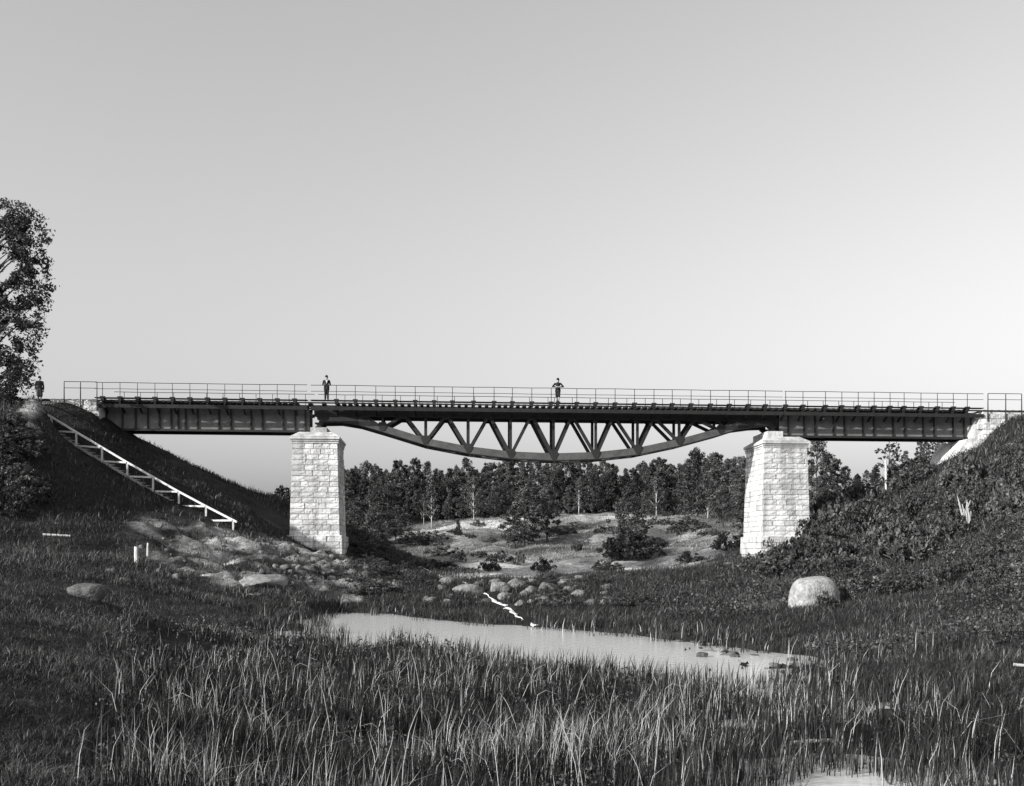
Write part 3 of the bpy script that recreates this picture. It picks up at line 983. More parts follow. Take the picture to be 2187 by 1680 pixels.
# ------------------------------------------------------------------ people
def capsule(mb, pts, rad, n=10):
    """tube with rounded ends"""
    pts = [Vector(p) for p in pts]
    P, R = [], []
    d0 = (pts[0] - pts[1]).normalized(); d1 = (pts[-1] - pts[-2]).normalized()
    for a in (1.0, 0.8, 0.45): P.append(pts[0] + d0 * rad[0] * a); R.append(rad[0] * math.sqrt(max(0.0, 1 - a * a)) + 1e-4)
    P += pts; R += rad
    for a in (0.45, 0.8, 1.0): P.append(pts[-1] + d1 * rad[-1] * a); R.append(rad[-1] * math.sqrt(max(0.0, 1 - a * a)) + 1e-4)
    mb.tube(P, R, n)


def fuse(mb, name, mat, parent, vox, squash=None):
    """melt overlapping solids into one continuous skin"""
    me = mb.mesh(name, mat)
    o = bpy.data.objects.new(name, me)
    COL.objects.link(o)
    md = o.modifiers.new('remesh', 'REMESH'); md.mode = 'VOXEL'; md.voxel_size = vox
    sm = o.modifiers.new('smooth', 'SMOOTH'); sm.factor = 0.5; sm.iterations = 4
    dg = bpy.context.evaluated_depsgraph_get()
    new = bpy.data.meshes.new_from_object(o.evaluated_get(dg))
    o.modifiers.clear()
    o.data = new
    new.name = name
    if not new.materials: new.materials.append(mat)
    new.polygons.foreach_set('use_smooth', [True] * len(new.polygons))
    o.parent = parent
    return o


def person(loc, rz, label, hgt, arms, legs, coat, trouser_to, leg_mat, hat, shirt, coat_len, coat_mat):
    root = empty('person', loc, label, 'person', None, rz, (hgt / 1.75,) * 3)
    b_ = MB()
    # trunk, neck and head (faces -y)
    capsule(b_, [(0, 0, 0.95), (0, 0.0, 1.15), (0, 0.01, 1.35)], [0.14, 0.13, 0.14], 14)
    capsule(b_, [(-0.15, 0.01, 1.42), (0.15, 0.01, 1.42)], [0.075, 0.075])
    capsule(b_, [(0, 0.01, 1.40), (0, 0.0, 1.55)], [0.062, 0.055])
    capsule(b_, [(0, 0.0, 1.59), (0, -0.005, 1.655)], [0.078, 0.088], 14)
    capsule(b_, [(0, -0.055, 1.555), (0, -0.06, 1.57)], [0.035, 0.04])
    capsule(b_, [(0, -0.09, 1.635), (0, -0.108, 1.60)], [0.012, 0.018], 8)
    for s in (-1, 1):
        capsule(b_, [(s * 0.085, 0.0, 1.60), (s * 0.09, 0.0, 1.64)], [0.018, 0.022], 8)
    cm = MB(); tm = MB(); hands = []
    for s, (el, wr, fd) in zip((-1, 1), arms):
        sh = Vector((s * 0.185, 0.01, 1.41)); el, wr, fd = Vector(el), Vector(wr), Vector(fd).normalized()
        capsule(b_, [sh, el, wr], [0.05, 0.042, 0.03])
        capsule(cm, [sh, sh.lerp(el, .5), el, wr.lerp(el, 0.15)], [0.072, 0.062, 0.056, 0.046])
        palm = wr + fd * 0.09
        capsule(b_, [wr, palm], [0.03, 0.038])
        sd = fd.cross(Vector((0, 1, 0)))
        if sd.length < .2: sd = fd.cross(Vector((0, 0, 1)))
        sd.normalize(); bend = fd.cross(sd)
        for k in range(4):
            r0 = palm - fd * 0.01 + sd * ((k - 1.5) * 0.021)
            l_ = (0.068, 0.08, 0.075, 0.058)[k]
            capsule(b_, [r0, r0 + fd * l_ * .6 + bend * 0.004, r0 + fd * l_ + bend * 0.022], [0.0105, 0.0095, 0.0085], 7)
        th = wr + fd * 0.035 - sd * 0.03
        capsule(b_, [th, th + fd * 0.035 - sd * 0.022, th + fd * 0.065 - sd * 0.016], [0.0125, 0.0115, 0.0095], 7)
    for s, (kn, an) in zip((-1, 1), legs):
        hp = Vector((s * 0.09, 0, 0.93)); kn, an = Vector(kn), Vector(an)
        capsule(b_, [hp, kn, an.lerp(kn, .65), an], [0.085, 0.056, 0.054, 0.038])
        capsule(b_, [an + Vector((0, 0.03, -0.04)), an + Vector((s * .02, -0.15, -0.055))], [0.038, 0.032])
        end = kn.lerp(an, 0.12) if trouser_to == 'knee' else an.lerp(kn, 0.12)
        capsule(tm, [hp, hp.lerp(kn, .5)] + ([kn] if trouser_to != 'knee' else []) + [end], [0.11, 0.095] + ([0.08] if trouser_to != 'knee' else []) + [0.076 if trouser_to == 'knee' else 0.07])
        sb = MB()
        capsule(sb, [an + Vector((0, 0.035, -0.035)), an + Vector((s * .02, -0.06, -0.045)), an + Vector((s * .025, -0.17, -0.055))], [0.048, 0.046, 0.04])
        capsule(sb, [an + Vector((0, 0, 0.06)), an], [0.05, 0.05])
        fuse(sb, 'shoe', M_CLOTH, root, 0.014)
        if trouser_to == 'knee':
            kb = MB(); capsule(kb, [kn.lerp(an, .1), kn.lerp(an, .4), an + Vector((0, 0, .07))], [0.062, 0.062, 0.046])
            fuse(kb, 'stocking', leg_mat, root, 0.014)
    capsule(tm, [(0, 0, 0.97), (0, 0, 1.05)], [0.145, 0.14], 14)
    fuse(b_, 'body', M_SKIN, root, 0.0085)
    fuse(tm, 'trousers', coat_mat, root, 0.014)
    capsule(cm, [(0, 0.01, 1.36), (0, 0.01, 1.2), (0, 0.005, 1.02)], [0.165, 0.155, 0.165], 16)
    capsule(cm, [(-0.16, 0.01, 1.40), (0.16, 0.01, 1.40)], [0.085, 0.085])
    for s in (-0.06, 0.06):
        capsule(cm, [(s, 0.005, 1.02), (s * 1.25, 0.0, coat_len)], [0.135, 0.125 if coat_len < .8 else 0.13], 14)
    co = fuse(cm, 'coat', coat_mat, root, 0.016)
    if shirt:
        mb = MB()
        mb.prism([(-0.075, 1.455), (0.0, 1.16), (0.075, 1.455)], -0.178, -0.10)
        mb.build('shirt_front', M_SHIRT, root).matrix_parent_inverse = Matrix()
    mb = MB()
    if hat == 'cap':
        capsule(mb, [(0, 0.005, 1.70), (0, 0.0, 1.735)], [0.112, 0.10], 16)
        mb.prism([(-0.08, 1.682), (0.08, 1.682), (0.07, 1.696), (-0.07, 1.696)], -0.175, -0.06)
        fuse(mb, 'cap', M_CLOTH, root, 0.012)
    else:
        capsule(mb, [(0, 0.02, 1.675), (0, 0.005, 1.70)], [0.098, 0.092], 16)
        capsule(mb, [(0, 0.055, 1.60), (0, 0.05, 1.66)], [0.06, 0.07], 12)
        fuse(mb, 'hair', M_CLOTH, root, 0.012)
    return root


stand = lambda dx=0.1: [((-dx, -0.01, 0.49), (-dx - .01, 0.01, 0.095)), ((dx, -0.01, 0.49), (dx + .01, 0.01, 0.095))]
x = on_y(697.5, 855, -1.98).x
person((x, -1.98, deck(x) + 0.054), 0.1, 'person in dark suit and white shirt standing on the bridge above the left pier', 1.74,
       [((-0.27, 0.03, 1.14), (-0.13, -0.17, 1.05), (0.9, -0.25, -0.1)), ((0.27, 0.03, 1.14), (0.13, -0.17, 1.03), (-0.9, -0.25, -0.1))],
       stand(0.085), None, 'ankle', M_STOCKING, 'cap', True, 0.80, M_CLOTH)
x = on_y(1191.5, 858, -2.0).x
person((x, -2.0, deck(x) + 0.054), -0.05, 'person in knee breeches standing at mid span with elbows spread along the railing', 1.76,
       [((-0.40, -0.10, 1.18), (-0.16, -0.22, 1.16), (0.95, -0.2, -0.1)), ((0.40, -0.10, 1.18), (0.16, -0.22, 1.14), (-0.95, -0.2, -0.1))],
       [((-0.10, -0.01, 0.49), (-0.06, 0.01, 0.095)), ((0.09, -0.03, 0.49), (0.04, -0.12, 0.095))], None, 'knee', M_STOCKING, 'cap', False, 0.86, M_CLOTH)
p = ground_at(84.5, 850)
p = W(84.5, 849, 72)
p.z = tz(p.x, p.y)
person(p, 0.3, 'person in long dark coat standing on the embankment top beside the tall tree', 1.72,
       [((-0.25, 0.03, 1.12), (-0.25, -0.03, 0.87), (0.05, -0.1, -1)), ((0.25, 0.03, 1.12), (0.25, -0.03, 0.87), (-0.05, -0.1, -1))],
       stand(0.09), None, 'knee', M_STOCKING, 'cap', False, 0.50, M_CLOTH2)

# ------------------------------------------------------------------ boulders, posts, planks
def rock_mesh(seed, sub=3, flat=0.7):
    bm = bmesh.new()
    bmesh.ops.create_icosphere(bm, subdivisions=sub, radius=1.0)
    P = np.array([v.co[:] for v in bm.verts])
    rs = np.random.default_rng(seed)
    for _ in range(14):                                  # cleave flat facets
        n_ = rs.normal(size=3); n_ /= np.linalg.norm(n_); d = rs.uniform(0.55, 0.86)
        ex = np.maximum(P @ n_ - d, 0)
        P -= ex[:, None] * n_[None] * 1.0
    P *= 1 + 0.26 * fbm(P[:, 0] * 1.9 + P[:, 2] * 1.7 + seed, P[:, 1] * 1.9 - P[:, 2], seed, 4)[:, None]
    P[:, 2] *= flat
    for v, q in zip(bm.verts, P): v.co = q
    me = bpy.data.meshes.new('boulder'); bm.to_mesh(me); bm.free()
    me.polygons.foreach_set('use_smooth', [True] * len(me.polygons))
    me.materials.append(M_BOULDER)
    return me


ROCKS = [rock_mesh(s) for s in range(12)]


def rock(u, v, wpx, hpx, label, group=None, me=None, sink=0.42, rz=None, cat='boulder', dpt=None, ymul=0.85):
    p = ground_at(u, v)
    p.z = max(p.z, -0.04)
    d = depth(p)
    w_, h_ = wpx * d / F, hpx * d / F
    o = link_mesh('boulder', me or random.choice(ROCKS), None, (p.x, p.y + w_ * 0.25, p.z + h_ * (0.5 - sink)))
    o.scale = (w_ / 1.8, w_ / 1.8 * ymul, h_ * (0.5 + sink) / 0.62)
    o.rotation_euler = (0, 0, random.uniform(-.3, .3) if rz is None else rz)
    return tag(o, label, cat, group)


def big_rock():
    bm = bmesh.new()
    bmesh.ops.create_icosphere(bm, subdivisions=4, radius=1.0)
    P = np.array([v.co[:] for v in bm.verts])
    q = (np.abs(P) ** 3.4).sum(1) ** (1 / 3.4)
    P /= q[:, None]
    P[:, 0] *= 1 - 0.10 * P[:, 2]
    P[:, 2] *= 0.72 * (1 + 0.12 * P[:, 0])
    P *= 1 + 0.09 * fbm(P[:, 0] * 1.6 + P[:, 2], P[:, 1] * 1.6 - P[:, 2] * 1.3, 91, 4)[:, None]
    for v, c in zip(bm.verts, P): v.co = c
    me = bpy.data.meshes.new('boulder'); bm.to_mesh(me); bm.free()
    me.polygons.foreach_set('use_smooth', [True] * len(me.polygons))
    me.materials.append(M_BOULDER_PALE)
    return me


rock(1745, 1298, 88, 58, 'large pale smooth boulder on the right bank with leaves over its right side', None, big_rock(), 0.12, 0.15)
rock(176, 1278, 104, 30, 'low broad boulder with pale crest in the grass of the left bank', None, ROCKS[5], 0.45, 0.1)
rock(562, 1256, 118, 30, 'dark flat boulder with pale top at the foot of the eroded left bank', None, ROCKS[2], 0.2, 0.0)
gs = 'boulders heaped on the far bank of the pool'
for k, (u, v, w_, h_) in enumerate([(1065, 1262, 46, 18), (1105, 1256, 58, 22), (1140, 1252, 40, 16), (1170, 1262, 44, 18), (1208, 1254, 54, 20), (1085, 1278, 40, 14), (1122, 1276, 36, 16), (1155, 1282, 34, 14), (1187, 1278, 36, 13),
                                    (1000, 1268, 62, 20), (965, 1246, 52, 16), (1240, 1276, 34, 16), (1265, 1292, 26, 12), (1290, 1292, 20, 14), (1316, 1290, 24, 12), (1040, 1288, 26, 10), (1025, 1266, 30, 12), (1230, 1262, 20, 12)]):
    rock(u, v, w_, h_, 'grey boulder in the heap on the far bank between the piers', gs)
R5 = random.Random(41)
for k in range(64):
    u = R5.uniform(900, 1330); v = 1238 + R5.uniform(2, 58)
    q = R5.uniform(.4, 1) ** 2
    rock(u, v, 34 * q, 15 * q, 'small dark rock on the rough shelf between the piers', 'dark rocks on the shelf between the piers', cat='rock')
for k in range(38):
    u = R5.uniform(1430, 1760); v = float(np.interp(u, [1430, 1560, 1700, 1760], [1375, 1396, 1418, 1426])) + R5.uniform(0, 44) * (u - 1380) / 380
    q = R5.uniform(.35, 1) ** 2
    rock(u, v, 30 * q, 8 * q, 'small dark stone breaking the surface at the shallow right end of the pool', 'dark stones in the shallow end of the pool', cat='stone')
gs2 = 'stones strewn below the left pier'
rr = random.Random(3)
for k in range(150):
    u = rr.uniform(600, 960); v = 1168 + (u - 600) * 0.14 + rr.uniform(4, 74)
    q = rr.uniform(.45, 1) ** 2 * (2 if rr.random() < .08 else 1)
    rock(u, v, 16 * q, 7 * q, 'rubble stone strewn on the slope below the left pier', gs2, cat='stone')
for k in range(60):
    u = rr.uniform(330, 640); v = 1150 + rr.uniform(0, 90) + (u - 330) * .03
    q = rr.uniform(.4, 1) ** 2
    rock(u, v, 17 * q, 9 * q, 'small stone in the broken earth of the eroded left bank', 'stones in the eroded left bank', cat='stone')
gs3 = 'small pale stones in the grass of the left bank'
for u, v, w_, h_ in [(360, 1232, 16, 10), (375, 1236, 20, 10), (235, 1225, 24, 10), (262, 1242, 24, 8), (340, 1222, 14, 8), (120, 1120, 14, 5), (500, 1255, 20, 7), (640, 1290, 18, 7), (300, 1170, 12, 7), (625, 1250, 14, 9), (540, 1272, 40, 6)]:
    rock(u, v, w_, h_, 'small pale stone lying in the dark grass of the left bank', gs3, cat='stone')
gs4 = 'stones at the right pier foot and along the water'
for u, v, w_, h_ in [(1520, 1212, 40, 8), (1560, 1208, 34, 9), (1590, 1212, 26, 10), (1540, 1402, 34, 10), (1500, 1408, 30, 9), (1570, 1412, 26, 9), (1640, 1410, 22, 8), (1690, 1412, 18, 7), (1612, 1418, 14, 5), (1180, 1362, 22, 8)]:
    rock(u, v, w_, h_, 'low stone at the water edge or river flat right of mid frame', gs4, cat='stone')


def stick(name, u0, v0, u1, v1, r_, mat, label, cat, group=None, up=0.0):
    a = ground_at(u0, v0); d = depth(a)
    c = W(u1, v1, d) if up else ground_at(u1, v1)
    mb = MB()
    a = a + Vector((0, 0, -0.1 if up else 0.06)); c = c + Vector((0, 0, 0.0 if up else 0.06))
    pts = [a.lerp(c, q) + Vector((random.uniform(-.01, .01), random.uniform(-.01, .01), random.uniform(-.01, .01))) for q in (0, .35, .7, 1)]
    mb.tube(pts, [r_, r_ * 0.97, r_ * .94, r_ * .9], 8)
    return tag(mb.build(name, mat), label, cat, group)


stick('white_post', 1893, 1066, 1891.5, 984, 0.085, M_WHITE, 'tall white post standing among the bushes under the right span', 'post', None, 1)
stick('wooden_stake', 292, 1205, 291, 1168, 0.10, M_WHITE, 'thicker white stake in the grass below the stairs', 'stake', 'white stakes', 1)
stick('wooden_stake', 315, 1187, 316, 1160, 0.05, M_WHITE, 'thinner white stake just right of the thicker stake below the stairs', 'stake', 'white stakes', 1)
stick('plank', 92, 1145, 150, 1148, 0.07, M_WHITE, 'pale plank lying in the dark grass of the left slope', 'plank')
stick('wooden_stake', 1803, 1108, 1802, 1080, 0.05, M_DEADWOOD, 'short pale stake between the right pier and the tall white post', 'stake', None, 1)
stick('log', 2165, 1428, 2200, 1430, 0.03, M_DEADWOOD, 'pale log lying at the waterline by the right edge', 'log')
stick('driftwood', 1690, 1597, 1790, 1592, 0.025, M_DEADWOOD, 'pale driftwood floating beside the reeds at lower right', 'driftwood')
# bleached stump on the right slope
p = ground_at(2062, 1132)
d = depth(p); k = d / F
mb = MB()
R3 = random.Random(5)
for q in range(11):
    a = R3.uniform(-1, 1); hh = R3.uniform(25, 66) * k; o_ = Vector((R3.uniform(-14, 14) * k, R3.uniform(-.4, .4), R3.uniform(0, 12) * k))
    pts = [p + o_ + Vector((a * k * 16 * t_ + R3.uniform(-.08, .08), R3.uniform(-.1, .1), hh * t_)) for t_ in (0, .35, .7, 1)]
    mb.tube(pts, [0.09, 0.07, 0.05, 0.02], 6)
tag(mb.build('dead_stump', M_DEADWOOD), 'bleached splintered stump with bare roots on the right slope', 'stump')

# thin white brook running down between the boulders into the pool
mb = MB()
pix = [(900, 1212), (915, 1220), (938, 1229), (958, 1240), (975, 1238), (992, 1246), (1012, 1256), (1030, 1264), (1046, 1277), (1060, 1288), (1076, 1294), (1090, 1304), (1102, 1316), (1120, 1327), (1145, 1339)]
pts = []
for (a, b_), (c, d) in zip(pix[:-1], pix[1:]):
    for q in range(4):
        f_ = q / 4
        pts.append(ground_at(a + (c - a) * f_, b_ + (d - b_) * f_))
pts.append(ground_at(*pix[-1]))
vs, fs = [], []
rr = random.Random(4)
for i_, p in enumerate(pts):
    t_ = (pts[min(i_ + 1, len(pts) - 1)] - pts[max(i_ - 1, 0)]); t_.z = 0; t_.normalize()
    n_ = Vector((-t_.y, t_.x, 0)); hw = (0.010 + 0.065 * rr.random() ** 2.0) * (1 + i_ / 45)
    for s in (-1, 0, 1):
        q = p + n_ * (hw * s * rr.uniform(.6, 1.3) + .05 * math.sin(i_ * 1.9))
        vs.append((q.x, q.y, max(tz(q.x, q.y), 0.0) + (0.05 if s == 0 else 0.02)))
off = 0
for i_ in range(len(pts) - 1):
    off = off - 1 if off > 0 else (rr.choice([1, 1, 2]) if rr.random() < .14 else 0)
    if off > 0: continue
    for s in range(2):
        a = i_ * 3 + s
        fs.append((a, a + 1, a + 4, a + 3))
BROOK = [(p.x - .25, p.y - .2) for p in pts] + [(p.x + .25, p.y + .2) for p in pts[::-1]]
me = bpy.data.meshes.new('brook'); me.from_pydata(vs, [], fs); me.materials.append(M_FOAM)
tag(link_mesh('brook', me), kind='structure')

# ------------------------------------------------------------------ foliage
def leaf_cloud(rs, centres, radii, n_per, size, tone_lo, tone_hi, droop=0.0):
    """leaf sized quads spread through clumps; returns verts, quads, tone"""
    C = np.repeat(np.asarray(centres, float), n_per, axis=0)
    R = np.repeat(np.asarray(radii, float), n_per)[:, None]
    n = len(C)
    dirs = rs.normal(size=(n, 3)); dirs /= np.linalg.norm(dirs, axis=1)[:, None]
    P = C + dirs * R * (rs.uniform(0.15, 1.0, (n, 1)) ** 0.6) * np.array([1, 1, 0.8])
    a = rs.normal(size=(n, 3)); a[:, 2] -= droop; a /= np.linalg.norm(a, axis=1)[:, None]
    b_ = np.cross(a, rs.normal(size=(n, 3))); b_ /= np.linalg.norm(b_, axis=1)[:, None]
    s = (np.repeat(np.asarray(size, float), n_per)[:, None] if np.ndim(size) else size) * rs.uniform(0.6, 1.4, (n, 1))
    V = np.stack([P - a * s, P + b_ * s * 0.55 - a * s * 0.1, P + a * s, P - b_ * s * 0.55 - a * s * 0.1], 1).reshape(-1, 3)
    ct = np.repeat(rs.uniform(0.6, 1.5, len(centres)), n_per)
    T = np.clip(rs.uniform(tone_lo, tone_hi, n) * ct, 0.01, 0.5)
    return V, np.arange(n * 4).reshape(-1, 4), np.repeat(T, 4)


def limb_mesh(name, segs, mat):
    mb = MB()
    for pts, rad in segs: mb.tube(pts, rad, 6)
    return mb.mesh(name, mat, True)


def make_broadleaf(seed, h=10.0, w_=3.2, low=0.18, leaf=0.155, clumps=92, per=64, tones=(0.015, 0.085), bark=None):
    rs = np.random.default_rng(seed)
    cs, rd, segs = [], [], []
    lean = rs.uniform(-.4, .4, 2)
    top = Vector((lean[0], lean[1], h * 0.93))
    trunk = [Vector((0, 0, -0.3)), Vector((lean[0] * .2, lean[1] * .2, h * .3)), Vector((lean[0] * .6, lean[1] * .6, h * .62)), top]
    segs.append((trunk, [0.16, 0.12, 0.08, 0.02]))
    for k in range(clumps):
        f_ = low + (1 - low) * rs.uniform(0, 1) ** 0.85
        prof = math.sin(math.pi * min(1, max(0.0, (f_ - low) / (1 - low)) ** 0.75 * 0.9 + 0.08)) ** 0.7
        a = rs.uniform(0, 2 * math.pi); rr_ = w_ * prof * math.sqrt(rs.uniform(0.15, 1)) * rs.uniform(.6, 1.3)
        z = f_ * h * rs.uniform(0.95, 1.04)
        c = Vector((math.cos(a) * rr_ + lean[0] * f_, math.sin(a) * rr_ + lean[1] * f_, z))
        cs.append(c[:]); rd.append(rs.uniform(0.35, 1.0) * w_ * 0.27)
        if k % 3 == 0:
            base = Vector((lean[0] * f_ * .7, lean[1] * f_ * .7, max(h * .12, z - rr_ * 0.9 - .4)))
            segs.append(([base, base.lerp(c, .55) + Vector((0, 0, .15)), c], [0.06, 0.04, 0.015]))
    V, Q, T = leaf_cloud(rs, cs, rd, per, leaf, *tones)
    return limb_mesh('trunk', segs, bark or M_BARK), np_mesh('crown', V, Q, M_LEAF, T)


def make_spruce(seed, h=10.0, w_=2.0, tones=(0.015, 0.055), leaf=0.22):
    rs = np.random.default_rng(seed)
    cs, rd = [], []
    z = h * 0.06
    while z < h * 0.98:
        f_ = z / h
        rr_ = w_ * (1 - f_) ** 0.85 + 0.08
        for k in range(max(3, int(9 * (1 - f_) + 3))):
            a = rs.uniform(0, 2 * math.pi)
            for q in (0.45, 0.9):
                l_ = rr_ * q * rs.uniform(.75, 1.15)
                cs.append((math.cos(a) * l_, math.sin(a) * l_, z - l_ * 0.28)); rd.append(0.2 + 0.25 * (1 - f_))
        z += h * 0.042
    V, Q, T = leaf_cloud(rs, cs, rd, 8, leaf, *tones)
    return limb_mesh('trunk', [([(0, 0, -.3), (0, 0, h * .5), (0, 0, h)], [0.15, 0.09, 0.015])], M_BARK), np_mesh('crown', V, Q, M_LEAF, T)


BROAD = [make_broadleaf(100 + k, 10, 2.3 + 0.3 * (k % 4), 0.03 + .04 * (k % 3), tones=[(0.018, 0.10), (0.03, 0.15), (0.02, 0.12)][k % 3]) for k in range(8)]
BIRCH = [make_broadleaf(140 + k, 10, 2.0, 0.2, 0.15, 66, 52, (0.04, 0.13), M_BIRCH) for k in range(2)]
SPR = [make_spruce(160 + k, 10, 1.9 + .3 * k) for k in range(3)]


def plant(meshes, p, h, label, group, name='tree', cat='tree', wide=1.0):
    s = h / 10.0
    root = empty(name, p, label, cat, group, random.uniform(0, 6.28), (s * wide, s * wide, s))
    for nm, me in zip(('trunk', 'crown'), meshes):
        if me is not None: link_mesh(nm, me, root)
    return root


def plant_px(meshes, u, d, vtop, label, group, **kw):
    p = W(u, 1190, d)
    p.z = tz(p.x, p.y) - 0.1
    zt = EYE.z + (VH - vtop) * d / F
    return plant(meshes, p, max(2.0, (zt - p.z) / 0.97), label, group, **kw)


sky_u = [600, 640, 735, 760, 790, 818, 840, 850, 866, 880, 900, 930, 960, 990, 1030, 1060, 1100, 1150, 1190, 1250, 1300, 1350, 1400, 1440, 1470, 1490, 1520, 1550, 1590, 1640]
sky_v = [1045, 1020, 1002, 1003, 999, 995, 1005, 985, 1003, 988, 1000, 998, 1002, 991, 1000, 990, 988, 990, 986, 990, 996, 995, 985, 985, 990, 968, 980, 992, 988, 985]
vtop_at = lambda u: float(np.interp(u, sky_u, sky_v))
ORD = ['leftmost', 'second', 'third', 'fourth', 'fifth', 'sixth', 'seventh', 'eighth', 'ninth', 'tenth', 'eleventh', 'twelfth', 'thirteenth', 'fourteenth', 'fifteenth', 'sixteenth', 'seventeenth', 'eighteenth']


def nth(us, u):
    k = sorted(us).index(u)
    return 'leftmost' if k == 0 else ('rightmost' if k == len(us) - 1 else ORD[k] + ' from the left')


def part_of(u):
    return 'beside the left pier' if u < 860 else ('left of the meadow trees' if u < 1080 else ('behind the meadow trees' if u < 1400 else 'toward the right pier'))


R1 = random.Random(12)
GF = 'trees of the wood beyond the meadow'
for u in np.arange(728, 1650, 15.5):                       # skyline rank
    uu = u + R1.uniform(-5, 5)
    plant_px(R1.choice(BROAD), uu, R1.uniform(222, 238), vtop_at(uu) + R1.uniform(-7, 16), 'broadleaf tree on the skyline of the wood ' + part_of(uu), GF, wide=R1.uniform(.55, 1.05))
for u in np.arange(735, 1640, 21):                         # middle rank
    uu = u + R1.uniform(-8, 8)
    plant_px(R1.choice(BROAD), uu, R1.uniform(208, 218), vtop_at(uu) + R1.uniform(10, 36), 'broadleaf tree in the middle of the wood ' + part_of(uu), GF, wide=R1.uniform(.8, 1.15))
for u in np.arange(745, 1620, 26):                         # front rank
    if 1195 < u < 1290 and R1.random() < .5: continue
    uu = u + R1.uniform(-9, 9)
    plant_px(R1.choice(BROAD), uu, R1.uniform(196, 204), vtop_at(uu) + R1.uniform(36, 76), 'low broadleaf tree on the front edge of the wood ' + part_of(uu), GF, wide=R1.uniform(.8, 1.2))
PT_SPRUCE = [(845, 982, 215), (866, 992, 216), (895, 990, 216), (960, 1000, 214), (812, 1000, 218), (1036, 988, 214), (1262, 988, 214), (752, 1000, 215), (778, 1010, 206), (930, 1008, 208), (1008, 996, 214), (1075, 1000, 210), (1222, 992, 212), (1310, 990, 214), (1356, 1002, 208), (1418, 984, 212)]
for u, v, d in PT_SPRUCE:
    plant_px(R1.choice(SPR), u, d, v, 'pointed spruce rising out of the far wood, ' + nth([q[0] for q in PT_SPRUCE], u), 'spruces in the wood', name='spruce_tree')
SM_SPRUCE = [(592, 1042, 150), (602, 1036, 152), (612, 1040, 149), (580, 1056, 150), (625, 1045, 155)]
for u, v, d in SM_SPRUCE:
    plant_px(R1.choice(SPR), u, d, v, 'small spruce beyond the embankment near the left pier, ' + nth([q[0] for q in SM_SPRUCE], u), 'small spruces left of the left pier', name='spruce_tree')
BIR = [790, 905, 1012, 1236, 1402]
for u in BIR:
    plant_px(R1.choice(BIRCH), u, R1.uniform(191, 196), vtop_at(u) + R1.uniform(24, 60), 'pale stemmed birch on the front edge of the far wood, ' + nth(BIR, u), 'birches of the far wood', name='birch_tree', wide=R1.uniform(.7, 1))
plant_px(BIRCH[0], 922, 192, 1042, 'pale trunked birch at the left end of the meadow edge', None, name='birch_tree')
plant_px(BIRCH[1], 1512, 176, 985, 'pale trunked birch right of the meadow near the right pier', None, name='birch_tree')
# stand by itself in the meadow
plant_px(BROAD[1], 1120, 150, 1050, 'round leafy tree in the middle of the meadow, left of a companion', None, wide=1.3)
plant_px(BROAD[4], 1168, 152, 1040, 'taller dark tree in the middle of the meadow with bare stem at right', None, wide=1.15)
plant_px(BROAD[2], 1100, 146, 1085, 'low leafy tree at the left foot of the meadow clump', None, wide=1.5)
plant_px(BROAD[3], 1340, 132, 1048, 'tall dark tree on the hillside in front of the wood, right of mid meadow', None, wide=1.0)
plant_px(BROAD[5], 1366, 128, 1095, 'shorter leafy tree on the lower hillside beside the tall dark one', None, wide=1.2)
plant_px(SPR[1], 979, 165, 1108, 'small lone spruce in the grass at the left of the meadow', None, name='spruce_tree', wide=1.3)
CLUMP = [(1490, 178, 968, 1.1), (1530, 172, 975, 1.0), (1560, 166, 985, 1.1), (1590, 160, 985, 1.1), (1470, 182, 1000, 1.1), (1545, 150, 1045, 1.2), (1585, 140, 1060, 1.2), (1615, 140, 1040, 1.2), (1640, 150, 1000, 1.1)]
for u, d, v, wd_ in CLUMP:
    plant_px(R1.choice(BROAD), u, d, v, 'large dark tree of the clump left of the right pier, ' + nth([q[0] for q in CLUMP], u), 'clump left of the right pier', wide=wd_)
LOWT = [(780, 160, 1090), (812, 158, 1078), (845, 165, 1085), (760, 150, 1075), (800, 140, 1100)]
for u, d, v in LOWT:
    plant_px(R1.choice(BROAD), u, d, v, 'low bushy tree just right of the left pier, ' + nth([q[0] for q in LOWT], u), 'bushy trees right of the left pier', wide=1.5)
# trees under and behind the right span
GRR = 'trees behind the right span'
RSPAN = [(1742, 100, 935, .7), (1762, 102, 975, 1.0), (1782, 99, 985, 1.0), (1805, 104, 1000, 1.0), (1830, 103, 1030, 1.1), (1850, 108, 1018, 1.1), (1872, 104, 998, 1.0), (1905, 106, 988, 1.0), (1935, 102, 990, 1.1),
                     (1968, 100, 945, .9), (1992, 101, 938, .8), (1978, 98, 985, 1.1), (2010, 102, 985, 1.1), (1720, 104, 960, .9), (1755, 95, 1035, 1.2), (1790.5, 94, 1050, 1.3), (1831, 92, 1065, 1.3), (1870, 92, 1050, 1.3)]
for u, d, v, wd_ in RSPAN:
    plant_px(R1.choice(BROAD), u, d, v, 'dark leafy tree behind the right girder span, ' + nth([q[0] for q in RSPAN], u), GRR, wide=wd_)
LV = make_broadleaf(190, 10, 2.6, 0.25, 0.30, 34, 12, (0.02, 0.06))
plant_px(LV, 1898, 98, 938, 'sparse leafy tree with sky showing through behind the right girder span', None, wide=1.2)

